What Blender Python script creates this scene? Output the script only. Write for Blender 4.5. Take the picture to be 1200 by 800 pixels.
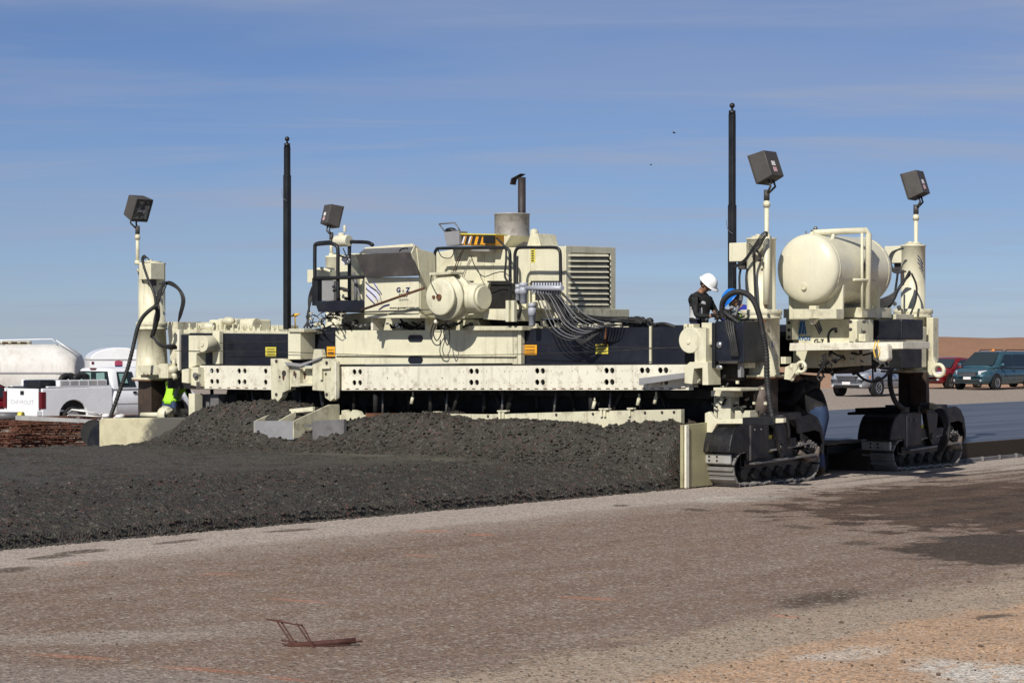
import bpy, bmesh, math, random
import numpy as np
from mathutils import Vector, Matrix, Quaternion, noise as mnoise
random.seed(7); rng = np.random.default_rng(7)
for o in list(bpy.data.objects): bpy.data.objects.remove(o)
SC = bpy.context.scene; COL = SC.collection
PI = math.pi; R = math.radians

# ------------------------------------------------------------------ camera, light, exposure
CAMH = 2.2; FPX = 2600.0
cam = bpy.data.cameras.new('camera'); camo = bpy.data.objects.new('camera', cam); COL.objects.link(camo)
camo.location = (0, 0, CAMH); camo.rotation_euler = (R(90), 0, 0)
cam.sensor_width = 36; cam.lens = 36*FPX/1200; cam.clip_start = .5; cam.clip_end = 6000
SC.camera = camo
TH = math.atan2(.628, .778); CT, ST = math.cos(TH), math.sin(TH)
M0 = (3.78, 33.3)
SUN_EL = R(38); SUN_A = R(-15)
# direction towards the sun: in front of the paver and a little to its left
_lx, _ly = -math.sin(SUN_A), -math.cos(SUN_A)
sx, sy = CT*_lx + ST*_ly, -ST*_lx + CT*_ly
sdir = Vector((sx*math.cos(SUN_EL), sy*math.cos(SUN_EL), math.sin(SUN_EL)))
sl = bpy.data.lights.new('sun', 'SUN'); sl.energy = 5.0; sl.angle = R(.53); sl.color = (1, .95, .86)
so = bpy.data.objects.new('sun', sl); COL.objects.link(so); so.location = (-20, 0, 30)
so.rotation_euler = sdir.to_track_quat('Z', 'Y').to_euler()
W = bpy.data.worlds.new('World'); SC.world = W; W.use_nodes = True
nt = W.node_tree; N = nt.nodes; L = nt.links; N.clear()
def nd(t, **k):
    n = N.new(t)
    for a, b in k.items(): setattr(n, a, b)
    return n
wo = nd('ShaderNodeOutputWorld'); bg = nd('ShaderNodeBackground'); L.new(bg.outputs[0], wo.inputs[0])
bg.inputs[1].default_value = .075
sky = nd('ShaderNodeTexSky'); sky.sky_type = 'NISHITA'; sky.sun_disc = False
sky.sun_elevation = SUN_EL; sky.sun_rotation = math.atan2(sx, sy); sky.altitude = 1500; sky.air_density = 1.0; sky.dust_density = .4; sky.ozone_density = 2.5
tc = nd('ShaderNodeTexCoord'); zc = nd('ShaderNodeVectorMath', operation='MAXIMUM'); zc.inputs[1].default_value = (-1, -1, .004); L.new(tc.outputs['Generated'], zc.inputs[0]); L.new(zc.outputs[0], sky.inputs[0]); sep = nd('ShaderNodeSeparateXYZ'); L.new(tc.outputs['Generated'], sep.inputs[0])
def mth(op, a, b=None, c=None, clamp=False):
    n = nd('ShaderNodeMath', operation=op, use_clamp=clamp)
    for i, v in enumerate((a, b, c)):
        if v is None: continue
        if isinstance(v, (int, float)): n.inputs[i].default_value = v
        else: L.new(v, n.inputs[i])
    return n.outputs[0]
den = mth('ADD', mth('MAXIMUM', sep.outputs[2], 0), .07)
cu = mth('DIVIDE', sep.outputs[0], den); cv = mth('DIVIDE', sep.outputs[1], den)
cmb = nd('ShaderNodeCombineXYZ'); L.new(cu, cmb.inputs[0]); L.new(cv, cmb.inputs[1])
def wnoise(scale, detail, rough, sxy, off, dist=0.6):
    mp = nd('ShaderNodeMapping'); mp.inputs['Scale'].default_value = (sxy[0], sxy[1], 1); mp.inputs['Location'].default_value = (off, off*.7, off*.3)
    mp.inputs['Rotation'].default_value = (0, 0, R(8))
    L.new(cmb.outputs[0], mp.inputs[0])
    n = nd('ShaderNodeTexNoise'); n.inputs['Scale'].default_value = scale; n.inputs['Detail'].default_value = detail
    n.inputs['Roughness'].default_value = rough; n.inputs['Distortion'].default_value = dist
    L.new(mp.outputs[0], n.inputs[0]); return n.outputs[0]
def wmr(v, a, b, c, d):
    n = nd('ShaderNodeMapRange', interpolation_type='SMOOTHSTEP'); L.new(v, n.inputs[0])
    for i, q in enumerate((a, b, c, d)): n.inputs[i+1].default_value = q
    return n.outputs[0]
c1 = wmr(wnoise(.55, 5, .5, (.5, 1.), 3.1), .38, .70, 0, 1)
c2 = wmr(wnoise(1.7, 7, .55, (.35, 1.), 9.7), .42, .74, 0, 1)
c3 = wmr(wnoise(.22, 3, .5, (.8, 1.), 21.), .35, .65, 0, 1)
cl = mth('ADD', mth('MULTIPLY', c1, .32), mth('MULTIPLY', mth('MULTIPLY', c2, mth('ADD', c3, .25)), .46))
cl = mth('ADD', cl, mth('MULTIPLY', c3, .18), clamp=True)
tint = nd('ShaderNodeMix', data_type='RGBA', blend_type='MULTIPLY'); tint.inputs[0].default_value = 1
L.new(sky.outputs[0], tint.inputs[6]);
rmp = nd('ShaderNodeValToRGB'); L.new(sep.outputs[2], rmp.inputs[0])
rmp.color_ramp.elements[0].position = 0.0; rmp.color_ramp.elements[0].color = (.64, .76, 1.12, 1)
rmp.color_ramp.elements[1].position = .5; rmp.color_ramp.elements[1].color = (.34, .38, .44, 1)
e = rmp.color_ramp.elements.new(.07); e.color = (.57, .71, 1.04, 1)
e = rmp.color_ramp.elements.new(.16); e.color = (.48, .64, .96, 1)
L.new(rmp.outputs[0], tint.inputs[7])
mx = nd('ShaderNodeMix', data_type='RGBA'); L.new(cl, mx.inputs[0]); L.new(tint.outputs[2], mx.inputs[6]); mx.inputs[7].default_value = (4.9, 5.6, 7.4, 1)
L.new(mx.outputs[2], bg.inputs[0])
SC.view_settings.view_transform = 'Standard'; SC.view_settings.look = 'None'; SC.view_settings.exposure = -.1; SC.view_settings.gamma = 1
SC.view_settings.use_curve_mapping = False
SC.render.engine = 'CYCLES'; SC.render.resolution_x = 1024; SC.render.resolution_y = 682

# ------------------------------------------------------------------ survey helpers: measured image points on known planes, returned as real positions
def F(px, py, y):                      # point on the paver-parallel plane y=const (paver frame)
    dx = (px-600)/FPX; dz = (400-py)/FPX; dX = dx*CT-ST; dY = dx*ST+CT
    t = (y-YC)/dY; return Vector((XC+t*dX, y, CAMH+t*dz))
def S(px, py, x):                      # point on plane x=const (paver frame)
    dx = (px-600)/FPX; dz = (400-py)/FPX; dX = dx*CT-ST; dY = dx*ST+CT
    t = (x-XC)/dX; return Vector((x, YC+t*dY, CAMH+t*dz))
_rx, _ry = -M0[0], -M0[1]; XC = _rx*CT - _ry*ST; YC = _rx*ST + _ry*CT
def G(px, py, z=0.):
    t = (CAMH-z)*FPX/(py-400); return Vector(((px-600)/FPX*t, t, z))
def WD(px, py, Y): return Vector(((px-600)/FPX*Y, Y, CAMH+(400-py)/FPX*Y))
def toL(v): rx, ry = v[0]-M0[0], v[1]-M0[1]; return Vector((rx*CT-ry*ST, rx*ST+ry*CT, v[2] if len(v) > 2 else 0))
def toW(x, y, z=0): return Vector((M0[0]+CT*x+ST*y, M0[1]-ST*x+CT*y, z))

# ------------------------------------------------------------------ materials
class NT:
    def __init__(s, name):
        s.m = bpy.data.materials.new(name); s.m.use_nodes = True; s.t = s.m.node_tree; s.b = s.t.nodes['Principled BSDF']
        s.tc = None
    def n(s, t, **k):
        n = s.t.nodes.new(t)
        for a, b in k.items(): setattr(n, a, b)
        return n
    def l(s, a, b): s.t.links.new(a, b)
    def co(s):
        if not s.tc: s.tc = s.n('ShaderNodeTexCoord')
        return s.tc.outputs['Object']
    def mp(s, scale=(1,1,1), loc=(0,0,0), rot=(0,0,0), src=None):
        m = s.n('ShaderNodeMapping'); m.inputs['Scale'].default_value = scale; m.inputs['Location'].default_value = loc; m.inputs['Rotation'].default_value = rot
        s.l(src or s.co(), m.inputs[0]); return m.outputs[0]
    def noise(s, scale, detail=4, rough=.55, vec=None, dist=0, col=False):
        n = s.n('ShaderNodeTexNoise'); n.inputs['Scale'].default_value = scale; n.inputs['Detail'].default_value = detail
        n.inputs['Roughness'].default_value = rough; n.inputs['Distortion'].default_value = dist
        s.l(vec or s.co(), n.inputs[0]); return n.outputs[1 if col else 0]
    def vor(s, scale, vec=None, out=0, feature='F1', rand=1):
        n = s.n('ShaderNodeTexVoronoi', feature=feature); n.inputs['Scale'].default_value = scale; n.inputs['Randomness'].default_value = rand
        s.l(vec or s.co(), n.inputs[0]); return n.outputs[out]
    def mr(s, v, a, b, c=0, d=1, smooth=True):
        n = s.n('ShaderNodeMapRange'); 
        if smooth: n.interpolation_type = 'SMOOTHSTEP'
        s.l(v, n.inputs[0])
        for i, q in enumerate((a, b, c, d)): n.inputs[i+1].default_value = q
        return n.outputs[0]
    def ma(s, op, a, b=None, clamp=False):
        n = s.n('ShaderNodeMath', operation=op, use_clamp=clamp)
        for i, v in enumerate((a, b)):
            if v is None: continue
            if isinstance(v, (int, float)): n.inputs[i].default_value = v
            else: s.l(v, n.inputs[i])
        return n.outputs[0]
    def mix(s, f, a, b, blend='MIX'):
        n = s.n('ShaderNodeMix', data_type='RGBA', blend_type=blend)
        for i, v in ((0, f), (6, a), (7, b)):
            if isinstance(v, (int, float)): n.inputs[i].default_value = v
            elif isinstance(v, tuple): n.inputs[i].default_value = (*v[:3], 1)
            else: s.l(v, n.inputs[i])
        return n.outputs[2]
    def bump(s, h, strength=.3, dist=.01, prev=None):
        n = s.n('ShaderNodeBump'); n.inputs['Strength'].default_value = strength; n.inputs['Distance'].default_value = dist
        s.l(h, n.inputs['Height'])
        if prev: s.l(prev, n.inputs['Normal'])
        return n.outputs[0]
    def _x(s): pass
    def fin(s, col=None, rough=None, metal=None, nrm=None, spec=None):
        for k, v in (('Base Color', col), ('Roughness', rough), ('Metallic', metal), ('Normal', nrm), ('Specular IOR Level', spec)):
            if v is None: continue
            if isinstance(v, (int, float)): s.b.inputs[k].default_value = v
            elif isinstance(v, tuple): s.b.inputs[k].default_value = (*v[:3], 1)
            else: s.l(v, s.b.inputs[k])
        return s.m
def paint(name, col, rough=.4, var=.12, dirt=None, damt=.35, chips=0, streak=0, metal=0, bumps=.1, dscale=3.):
    t = NT(name)
    c = t.mix(t.mr(t.noise(1.7, 5, .6), .3, .7), tuple(q*(1-var) for q in col), tuple(min(1, q*(1+var*.5)) for q in col))
    if streak:
        st = t.mr(t.noise(6, 4, .6, t.mp((2.2, 2.2, .22))), .52, .75)
        c = t.mix(t.ma('MULTIPLY', st, streak), c, (.23, .19, .13))
    if dirt:
        d = t.mr(t.noise(dscale, 8, .65), .5, .72)
        c = t.mix(t.ma('MULTIPLY', d, damt), c, dirt)
    r = t.mr(t.noise(5, 4, .6), .3, .7, rough*.8, min(1, rough*1.3))
    if chips:
        ch = t.mr(t.noise(24, 7, .75, t.mp((1, 1, .6))), .71-.035*chips, .75-.035*chips)
        c = t.mix(ch, c, (.14, .055, .025))
        spk = t.ma('MULTIPLY', t.mr(t.noise(55, 3, .6), .64, .68), t.mr(t.noise(2.6, 3, .6), .50, .62))
        c = t.mix(t.ma('MULTIPLY', spk, min(1, chips*.7)), c, (.20, .19, .17))
    n = t.bump(t.noise(14, 5, .6), bumps, .02)
    return t.fin(c, r, metal, n)
M = {}
M['cream'] = paint('cream_paint', (.70, .67, .50), .42, .08, (.34, .29, .19), .45, 1, .30)
M['cream_dirty'] = paint('cream_paint_dirty', (.64, .61, .45), .5, .14, (.25, .21, .15), .75, 1.8, .55, dscale=5)
M['cream_tank'] = paint('cream_tank_paint', (.70, .67, .52), .26, .05, (.45, .40, .30), .2, 0, .12)
M['rail'] = paint('beam_paint', (.75, .72, .60), .5, .08, (.34, .28, .2), .6, 1.3, .30, dscale=7)
M['black'] = paint('black_paint', (.009, .010, .012), .45, .3, (.04, .038, .036), .35, 0, 0, dscale=2.6)
M['navy'] = paint('dark_panel', (.009, .011, .019), .38, .3, (.035, .038, .045), .45, 0, 0, dscale=1.8)
M['track'] = paint('track_guard_paint', (.008, .008, .010), .38, .3, (.055, .052, .048), .35, 0, .15, dscale=3.5)
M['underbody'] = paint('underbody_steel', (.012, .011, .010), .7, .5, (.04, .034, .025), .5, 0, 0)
M['steel'] = paint('worn_steel', (.26, .25, .24), .45, .3, (.10, .085, .07), .6, 0, .3, metal=.6)
M['shoe'] = paint('worn_shoe_steel', (.26, .25, .235), .6, .25, (.14, .12, .10), .7, .5, 0, metal=.15)
M['darksteel'] = paint('hood_steel', (.055, .048, .044), .5, .35, (.12, .10, .09), .4)
M['greysteel'] = paint('grey_plate', (.27, .27, .28), .5, .12, (.15, .14, .13), .4)
M['splat'] = paint('concrete_spattered_plate', (.16, .155, .16), .8, .3, (.06, .055, .05), .6)
M['muffler'] = paint('muffler_heatshield', (.42, .40, .38), .6, .35, (.16, .11, .08), .8, .6, .2, metal=.3, bumps=.6, dscale=6)
M['rust'] = paint('rust', (.13, .055, .028), .9, .5, (.05, .022, .012), .8, bumps=.4, dscale=9)
M['oldrust'] = paint('dark_rebar', (.075, .026, .018), .85, .5, (.03, .012, .009), .8, dscale=20)
M['ram'] = paint('worn_ram', (.12, .095, .08), .7, .4, (.22, .18, .15), .6, dscale=12)
M['rustred'] = paint('rusted_rebar', (.12, .045, .026), .85, .5, (.045, .018, .012), .8, dscale=20)
M['rubber'] = paint('rubber', (.018, .018, .019), .6, .3, (.07, .065, .06), .5, dscale=8)
M['hosegrey'] = paint('grey_hose', (.13, .13, .14), .5, .2)
M['lampcase'] = paint('lamp_case', (.065, .060, .056), .6, .2, (.10, .09, .08), .4)
M['filter'] = paint('filter_plastic', (.42, .44, .50), .4, .1)
M['blue'] = paint('blue_decal', (.02, .14, .42), .4, .05)
M['navydecal'] = paint('navy_decal', (.012, .018, .09), .4, .05)
M['ltblue'] = paint('pale_blue_decal', (.62, .63, .80), .4, .05)
M['blackdecal'] = paint('black_decal', (.02, .02, .022), .5, .05)
M['yellow'] = paint('yellow_sticker', (.72, .62, .08), .5, .15, (.3, .28, .12), .4)
M['amber'] = paint('amber_sticker', (.85, .40, .02), .5, .12, (.4, .2, .05), .3)
M['whitest'] = paint('white_sticker', (.75, .72, .72), .5, .1)
M['pinkst'] = paint('pink_sticker', (.62, .40, .42), .5, .1)
M['white'] = paint('white_vehicle_paint', (.82, .83, .86), .25, .04, (.5, .46, .4), .2)
M['tanker'] = paint('tanker_paint', (.66, .645, .615), .6, .08, (.42, .36, .30), .5, 0, .3, dscale=1)
M['chrome'] = paint('bright_metal', (.62, .62, .64), .25, .1, metal=.9)
M['alu'] = paint('aluminium', (.55, .54, .52), .4, .15, (.25, .23, .2), .4, metal=.5)
M['tyre'] = paint('tyre_rubber', (.016, .016, .017), .75, .2, (.06, .05, .045), .5)
M['bluehat'] = paint('blue_plastic', (.012, .17, .62), .28, .05)
M['whitehat'] = paint('white_plastic', (.80, .80, .82), .28, .04)
M['lime'] = paint('lime_fabric', (.42, .85, .04), .8, .12)
M['bluecloth'] = paint('royal_blue_fabric', (.015, .03, .30), .8, .2)
M['navycloth'] = paint('navy_fabric', (.012, .014, .035), .85, .3)
M['blackcloth'] = paint('black_fabric', (.012, .012, .014), .85, .3)
M['jeans'] = paint('denim', (.028, .055, .13), .85, .3, (.06, .08, .13), .4)
M['skin'] = paint('skin', (.30, .16, .10), .55, .1)
M['hair'] = paint('hair', (.02, .013, .01), .7, .2)
M['boot'] = paint('boot_leather', (.05, .032, .02), .7, .3)
M['reflective'] = paint('reflective_tape', (.55, .55, .56), .35, .1)
M['burlap'] = paint('burlap', (.19, .14, .09), .95, .3, (.08, .06, .04), .6, dscale=8)
M['orange'] = paint('orange_tie', (.75, .45, .05), .6, .1)
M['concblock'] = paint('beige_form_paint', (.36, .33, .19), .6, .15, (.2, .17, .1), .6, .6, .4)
def carpaint(name, col, metal=.4, rough=.28):
    t = NT(name); c = t.mix(t.mr(t.noise(2, 3), .3, .7), tuple(q*.92 for q in col), col)
    d = t.mr(t.noise(4, 5, .6, t.mp((1, 1, 2))), .45, .8); c = t.mix(t.ma('MULTIPLY', d, .2), c, (.3, .26, .21))
    m = t.fin(c, rough, metal); t.b.inputs['Coat Weight'].default_value = .6; t.b.inputs['Coat Roughness'].default_value = .08; return m
M['teal'] = carpaint('teal_car_paint', (.045, .12, .165)); M['redcar'] = carpaint('red_car_paint', (.28, .008, .016)); M['silver'] = carpaint('silver_car_paint', (.42, .45, .52), .5)
def glass(name, col=(.02, .03, .035), rough=.05):
    t = NT(name); return t.fin(col, rough, 0, None, .5)
M['glass'] = glass('tinted_glass'); M['headglass'] = glass('headlamp_glass', (.55, .57, .6), .15); M['redlens'] = glass('red_lens', (.11, .004, .010), .2)
M['glassrefl'] = glass('painted_reflection', (.22, .36, .34), .08)  # pale colour painted as the reflection in the pickup's windows
M['amberlens'] = glass('amber_lens', (.7, .25, .05), .2)

# ------------------------------------------------------------------ mesh builder
class B:
    def __init__(s): s.v = []; s.f = []; s.mi = []; s.sm = []; s.cur = 0
    def add(s, vs, fs, smooth=False):
        o = len(s.v); s.v += [tuple(v) for v in vs]; s.f += [tuple(i+o for i in f) for f in fs]
        s.mi += [s.cur]*len(fs); s.sm += [smooth]*len(fs); return s
    def box(s, a, b, rot=None, pivot=None):
        x0, y0, z0 = [min(a[i], b[i]) for i in range(3)]; x1, y1, z1 = [max(a[i], b[i]) for i in range(3)]
        vs = [Vector(p) for p in ((x0,y0,z0),(x1,y0,z0),(x1,y1,z0),(x0,y1,z0),(x0,y0,z1),(x1,y0,z1),(x1,y1,z1),(x0,y1,z1))]
        if rot is not None:
            pv = Vector(pivot) if pivot is not None else (Vector(a)+Vector(b))/2
            vs = [rot @ (v-pv)+pv for v in vs]
        return s.add(vs, [(0,3,2,1),(4,5,6,7),(0,1,5,4),(1,2,6,5),(2,3,7,6),(3,0,4,7)])
    def prism(s, pts, off):            # polygon (3D points) swept along vector off
        n = len(pts); pts = [Vector(p) for p in pts]; off = Vector(off)
        nrm = sum(((pts[i]-pts[0]).cross(pts[(i+1) % n]-pts[0]) for i in range(1, n)), Vector())
        if nrm.dot(off) > 0: pts = pts[::-1]
        vs = pts+[p+off for p in pts]
        fs = [tuple(range(n)), tuple(range(2*n-1, n-1, -1))]+[(i, i+n, (i+1) % n+n, (i+1) % n) for i in range(n)]
        return s.add(vs, fs)
    def tube(s, path, r, seg=8, ribs=False, cap=True, smooth=True):
        path = [Vector(p) for p in path]; n = len(path)
        rs = r if isinstance(r, (list, tuple)) else [r]*n
        T = []
        for i in range(n):
            a = path[max(0, i-1)]; b = path[min(n-1, i+1)]; T.append((b-a).normalized())
        up = Vector((0, 0, 1)) if abs(T[0].z) < .9 else Vector((1, 0, 0))
        U = T[0].cross(up).normalized(); vs = []
        for i in range(n):
            U = (U-T[i]*U.dot(T[i])).normalized(); V = T[i].cross(U)
            for k in range(seg):
                a = 2*PI*k/seg; vs.append(path[i]+(U*math.cos(a)+V*math.sin(a))*rs[i])
        fs = [(i*seg+k, i*seg+(k+1) % seg, (i+1)*seg+(k+1) % seg, (i+1)*seg+k) for i in range(n-1) for k in range(seg)]
        s.add(vs, fs, smooth)
        if cap:
            s.add(vs[:seg], [tuple(range(seg-1, -1, -1))]); s.add(vs[-seg:], [tuple(range(seg))])
        return s
    def cyl(s, a, b, r, r2=None, seg=24): return s.tube([a, b], [r, r if r2 is None else r2], seg)
    def rev(s, a, b, prof, seg=28):     # prof: (t along a->b, radius)
        a = Vector(a); b = Vector(b)
        path = [a+(b-a)*t for t, r in prof]
        ax = (b-a).normalized(); up = Vector((0, 0, 1)) if abs(ax.z) < .9 else Vector((1, 0, 0))
        U = ax.cross(up).normalized(); V = ax.cross(U); vs = []
        for p, (t, r) in zip(path, prof):
            for k in range(seg):
                q = 2*PI*k/seg; vs.append(p+(U*math.cos(q)+V*math.sin(q))*max(r, 1e-4))
        n = len(prof)
        fs = [(i*seg+k, i*seg+(k+1) % seg, (i+1)*seg+(k+1) % seg, (i+1)*seg+k) for i in range(n-1) for k in range(seg)]
        return s.add(vs, fs, True)
    def blob(s, c, r, sc=(1, 1, 1), seg=12, rot=None):
        vs = []; fs = []; h = seg//2
        for i in range(h+1):
            for k in range(seg):
                a = PI*i/h; b = 2*PI*k/seg
                p = Vector((math.sin(a)*math.cos(b)*sc[0], math.sin(a)*math.sin(b)*sc[1], math.cos(a)*sc[2]))*r
                if rot is not None: p = rot @ p
                vs.append(Vector(c)+p)
        fs = [(i*seg+k, (i+1)*seg+k, (i+1)*seg+(k+1) % seg, i*seg+(k+1) % seg) for i in range(h) for k in range(seg)]
        return s.add(vs, fs, True)
    def mat(s, i): s.cur = i; return s
    def build(s, name, mats, parent=None, bevel=0, seg=2, loc=None, fix=True):
        me = bpy.data.meshes.new(name); me.from_pydata(s.v, [], s.f)
        for m in (mats if isinstance(mats, (list, tuple)) else [mats]): me.materials.append(M[m] if isinstance(m, str) else m)
        for p, mi, sm in zip(me.polygons, s.mi, s.sm): p.material_index = mi; p.use_smooth = sm
        if fix:
            bm = bmesh.new(); bm.from_mesh(me); bmesh.ops.remove_doubles(bm, verts=bm.verts, dist=1e-5); bmesh.ops.recalc_face_normals(bm, faces=bm.faces); bm.to_mesh(me); bm.free()
        o = bpy.data.objects.new(name, me); COL.objects.link(o)
        if loc is not None: o.location = loc
        if parent: o.parent = parent
        if bevel:
            md = o.modifiers.new('bevel', 'BEVEL'); md.width = bevel; md.segments = seg; md.limit_method = 'ANGLE'; md.angle_limit = R(35)
        return o
def islands(o):
    me=o.data; n=len(me.vertices); par=list(range(n))
    def fd(a):
        while par[a]!=a: par[a]=par[par[a]]; a=par[a]
        return a
    for p in me.polygons:
        v=p.vertices
        for q in v[1:]:
            a,b=fd(v[0]),fd(q)
            if a!=b: par[a]=b
    gr={}
    for p in me.polygons: gr.setdefault(fd(p.vertices[0]),[]).append(p.index)
    if len(gr)<2: return [o]
    out=[]
    for g in gr.values():
        ids={}; V_=[]; F_=[]; mi=[]; sm=[]
        for i in g:
            p=me.polygons[i]; f=[]
            for v in p.vertices:
                if v not in ids: ids[v]=len(V_); V_.append(me.vertices[v].co[:])
                f.append(ids[v])
            F_.append(f); mi.append(p.material_index); sm.append(p.use_smooth)
        m2=bpy.data.meshes.new(me.name); m2.from_pydata(V_,[],F_)
        for m in me.materials: m2.materials.append(m)
        for p,a,b in zip(m2.polygons,mi,sm): p.material_index=a; p.use_smooth=b
        q=o.copy(); q.data=m2; COL.objects.link(q); out.append(q)
    nm=o.name; bpy.data.objects.remove(o); return out
def tag(o, label=None, cat=None, group=None, kind=None):
    if label: o['label'] = label
    if cat: o['category'] = cat
    if group: o['group'] = group
    if kind: o['kind'] = kind
    return o
def empty(name, loc=(0, 0, 0), rz=0, **k):
    o = bpy.data.objects.new(name, None); COL.objects.link(o); o.location = loc; o.rotation_euler = (0, 0, rz); o.empty_display_size = .2
    return tag(o, **k) if k else o
def smoothpath(pts, sub=6):
    P = [Vector(p) for p in pts]; out = []
    for i in range(len(P)-1):
        p0 = P[max(0, i-1)]; p1 = P[i]; p2 = P[i+1]; p3 = P[min(len(P)-1, i+2)]
        for k in range(sub):
            t = k/sub
            out.append(.5*((2*p1)+(-p0+p2)*t+(2*p0-5*p1+4*p2-p3)*t*t+(-p0+3*p1-3*p2+p3)*t**3))
    out.append(P[-1]); return out
def textmesh(txt, size, mat, name, parent, origin, xdir, ydir, extr=.002, bold=0., sx=1.):
    cu = bpy.data.curves.new('t', 'FONT'); cu.body = txt; cu.size = size; cu.extrude = extr; cu.offset = bold; cu.align_x = 'CENTER'; cu.align_y = 'CENTER'
    o = bpy.data.objects.new('t', cu); COL.objects.link(o); bpy.context.view_layer.update()
    me = bpy.data.meshes.new_from_object(o.evaluated_get(bpy.context.evaluated_depsgraph_get())); bpy.data.objects.remove(o)
    me.name = name; me.materials.clear(); me.materials.append(M[mat])
    x = Vector(xdir).normalized(); y = Vector(ydir).normalized(); z = x.cross(y)
    mt = Matrix((x*sx, y, z)).transposed().to_4x4(); mt.translation = Vector(origin); me.transform(mt)
    q = bpy.data.objects.new(name, me); COL.objects.link(q)
    if parent: q.parent = parent
    return q
# ------------------------------------------------------------------ setting: ground sheet
def sst(x, a, b): t = np.clip((x-a)/(b-a), 0, 1); return t*t*(3-2*t)
def vnoise(x, y, seed=0):              # smooth value noise on arrays
    xi = np.floor(x).astype(np.int64); yi = np.floor(y).astype(np.int64); xf = x-xi; yf = y-yi
    u = xf*xf*(3-2*xf); v = yf*yf*(3-2*yf)
    def h(a, b):
        n = (a*374761393+b*668265263+seed*974711) & 0x7fffffff
        n = ((n ^ (n >> 13))*1274126177) & 0x7fffffff
        return ((n ^ (n >> 16)) & 0xffff)/65535.
    return (h(xi, yi)*(1-u)+h(xi+1, yi)*u)*(1-v)+(h(xi, yi+1)*(1-u)+h(xi+1, yi+1)*u)*v
def fbm(x, y, o=4, seed=0, g=.5):
    s = 0; a = 1; t = 0
    for i in range(o): s = s+a*vnoise(x*2**i+17*i, y*2**i+31*i, seed+i); t += a; a *= g
    return s/t
def gz(X, Y):
    rx = X-M0[0]; ry = Y-M0[1]; xl = rx*CT-ry*ST; yl = rx*ST+ry*CT
    d = (-.33*sst(-xl, 12.9, 13.7)-.17*sst(-xl, 15.5, 24))*(1-sst(yl, 22, 42))
    d = d-.03*np.maximum(0, Y-112)*sst(12-X, 0, 26)
    big = (fbm(X*.35, Y*.35, 3, 5)-.5)*.05*(1-sst(np.hypot(X, Y), 60, 140))*sst(xl, .8, 3)
    verge = sst(xl, 8.9, 10.5)*((fbm(X*1.5, Y*1.5, 4, 9)-.5)*.09)
    return d+big+verge
def axis(lo, hi, dense, far, g=1.13):
    a = list(np.arange(lo, hi+1e-6, dense)); d = dense
    while a[-1] < far[1]: d *= g; a.append(a[-1]+d)
    d = dense; b = []; x = lo
    while x > far[0]: d *= g; x -= d; b.append(x)
    return np.array(b[::-1]+a)
ax_ = axis(-8, 10, .14, (-1500, 1500)); ay_ = axis(11, 42, .14, (-60, 3500))
X, Y = np.meshgrid(ax_, ay_); Z = gz(X, Y)
def gridmesh(name, X, Y, Z, mat, smooth=True):
    ny, nx = X.shape; me = bpy.data.meshes.new(name)
    co = np.stack([X, Y, Z], -1).reshape(-1, 3).astype(np.float32)
    i = np.arange(ny*nx).reshape(ny, nx); q = np.stack([i[:-1, :-1], i[:-1, 1:], i[1:, 1:], i[1:, :-1]], -1).reshape(-1, 4)
    me.vertices.add(len(co)); me.vertices.foreach_set('co', co.ravel())
    me.loops.add(q.size); me.loops.foreach_set('vertex_index', q.ravel().astype(np.int32))
    me.polygons.add(len(q)); me.polygons.foreach_set('loop_start', np.arange(0, q.size, 4, dtype=np.int32)); me.polygons.foreach_set('loop_total', np.full(len(q), 4, np.int32))
    me.polygons.foreach_set('use_smooth', np.full(len(q), smooth)); me.update(calc_edges=True); me.validate()
    me.materials.append(mat); o = bpy.data.objects.new(name, me); COL.objects.link(o); return o

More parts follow.
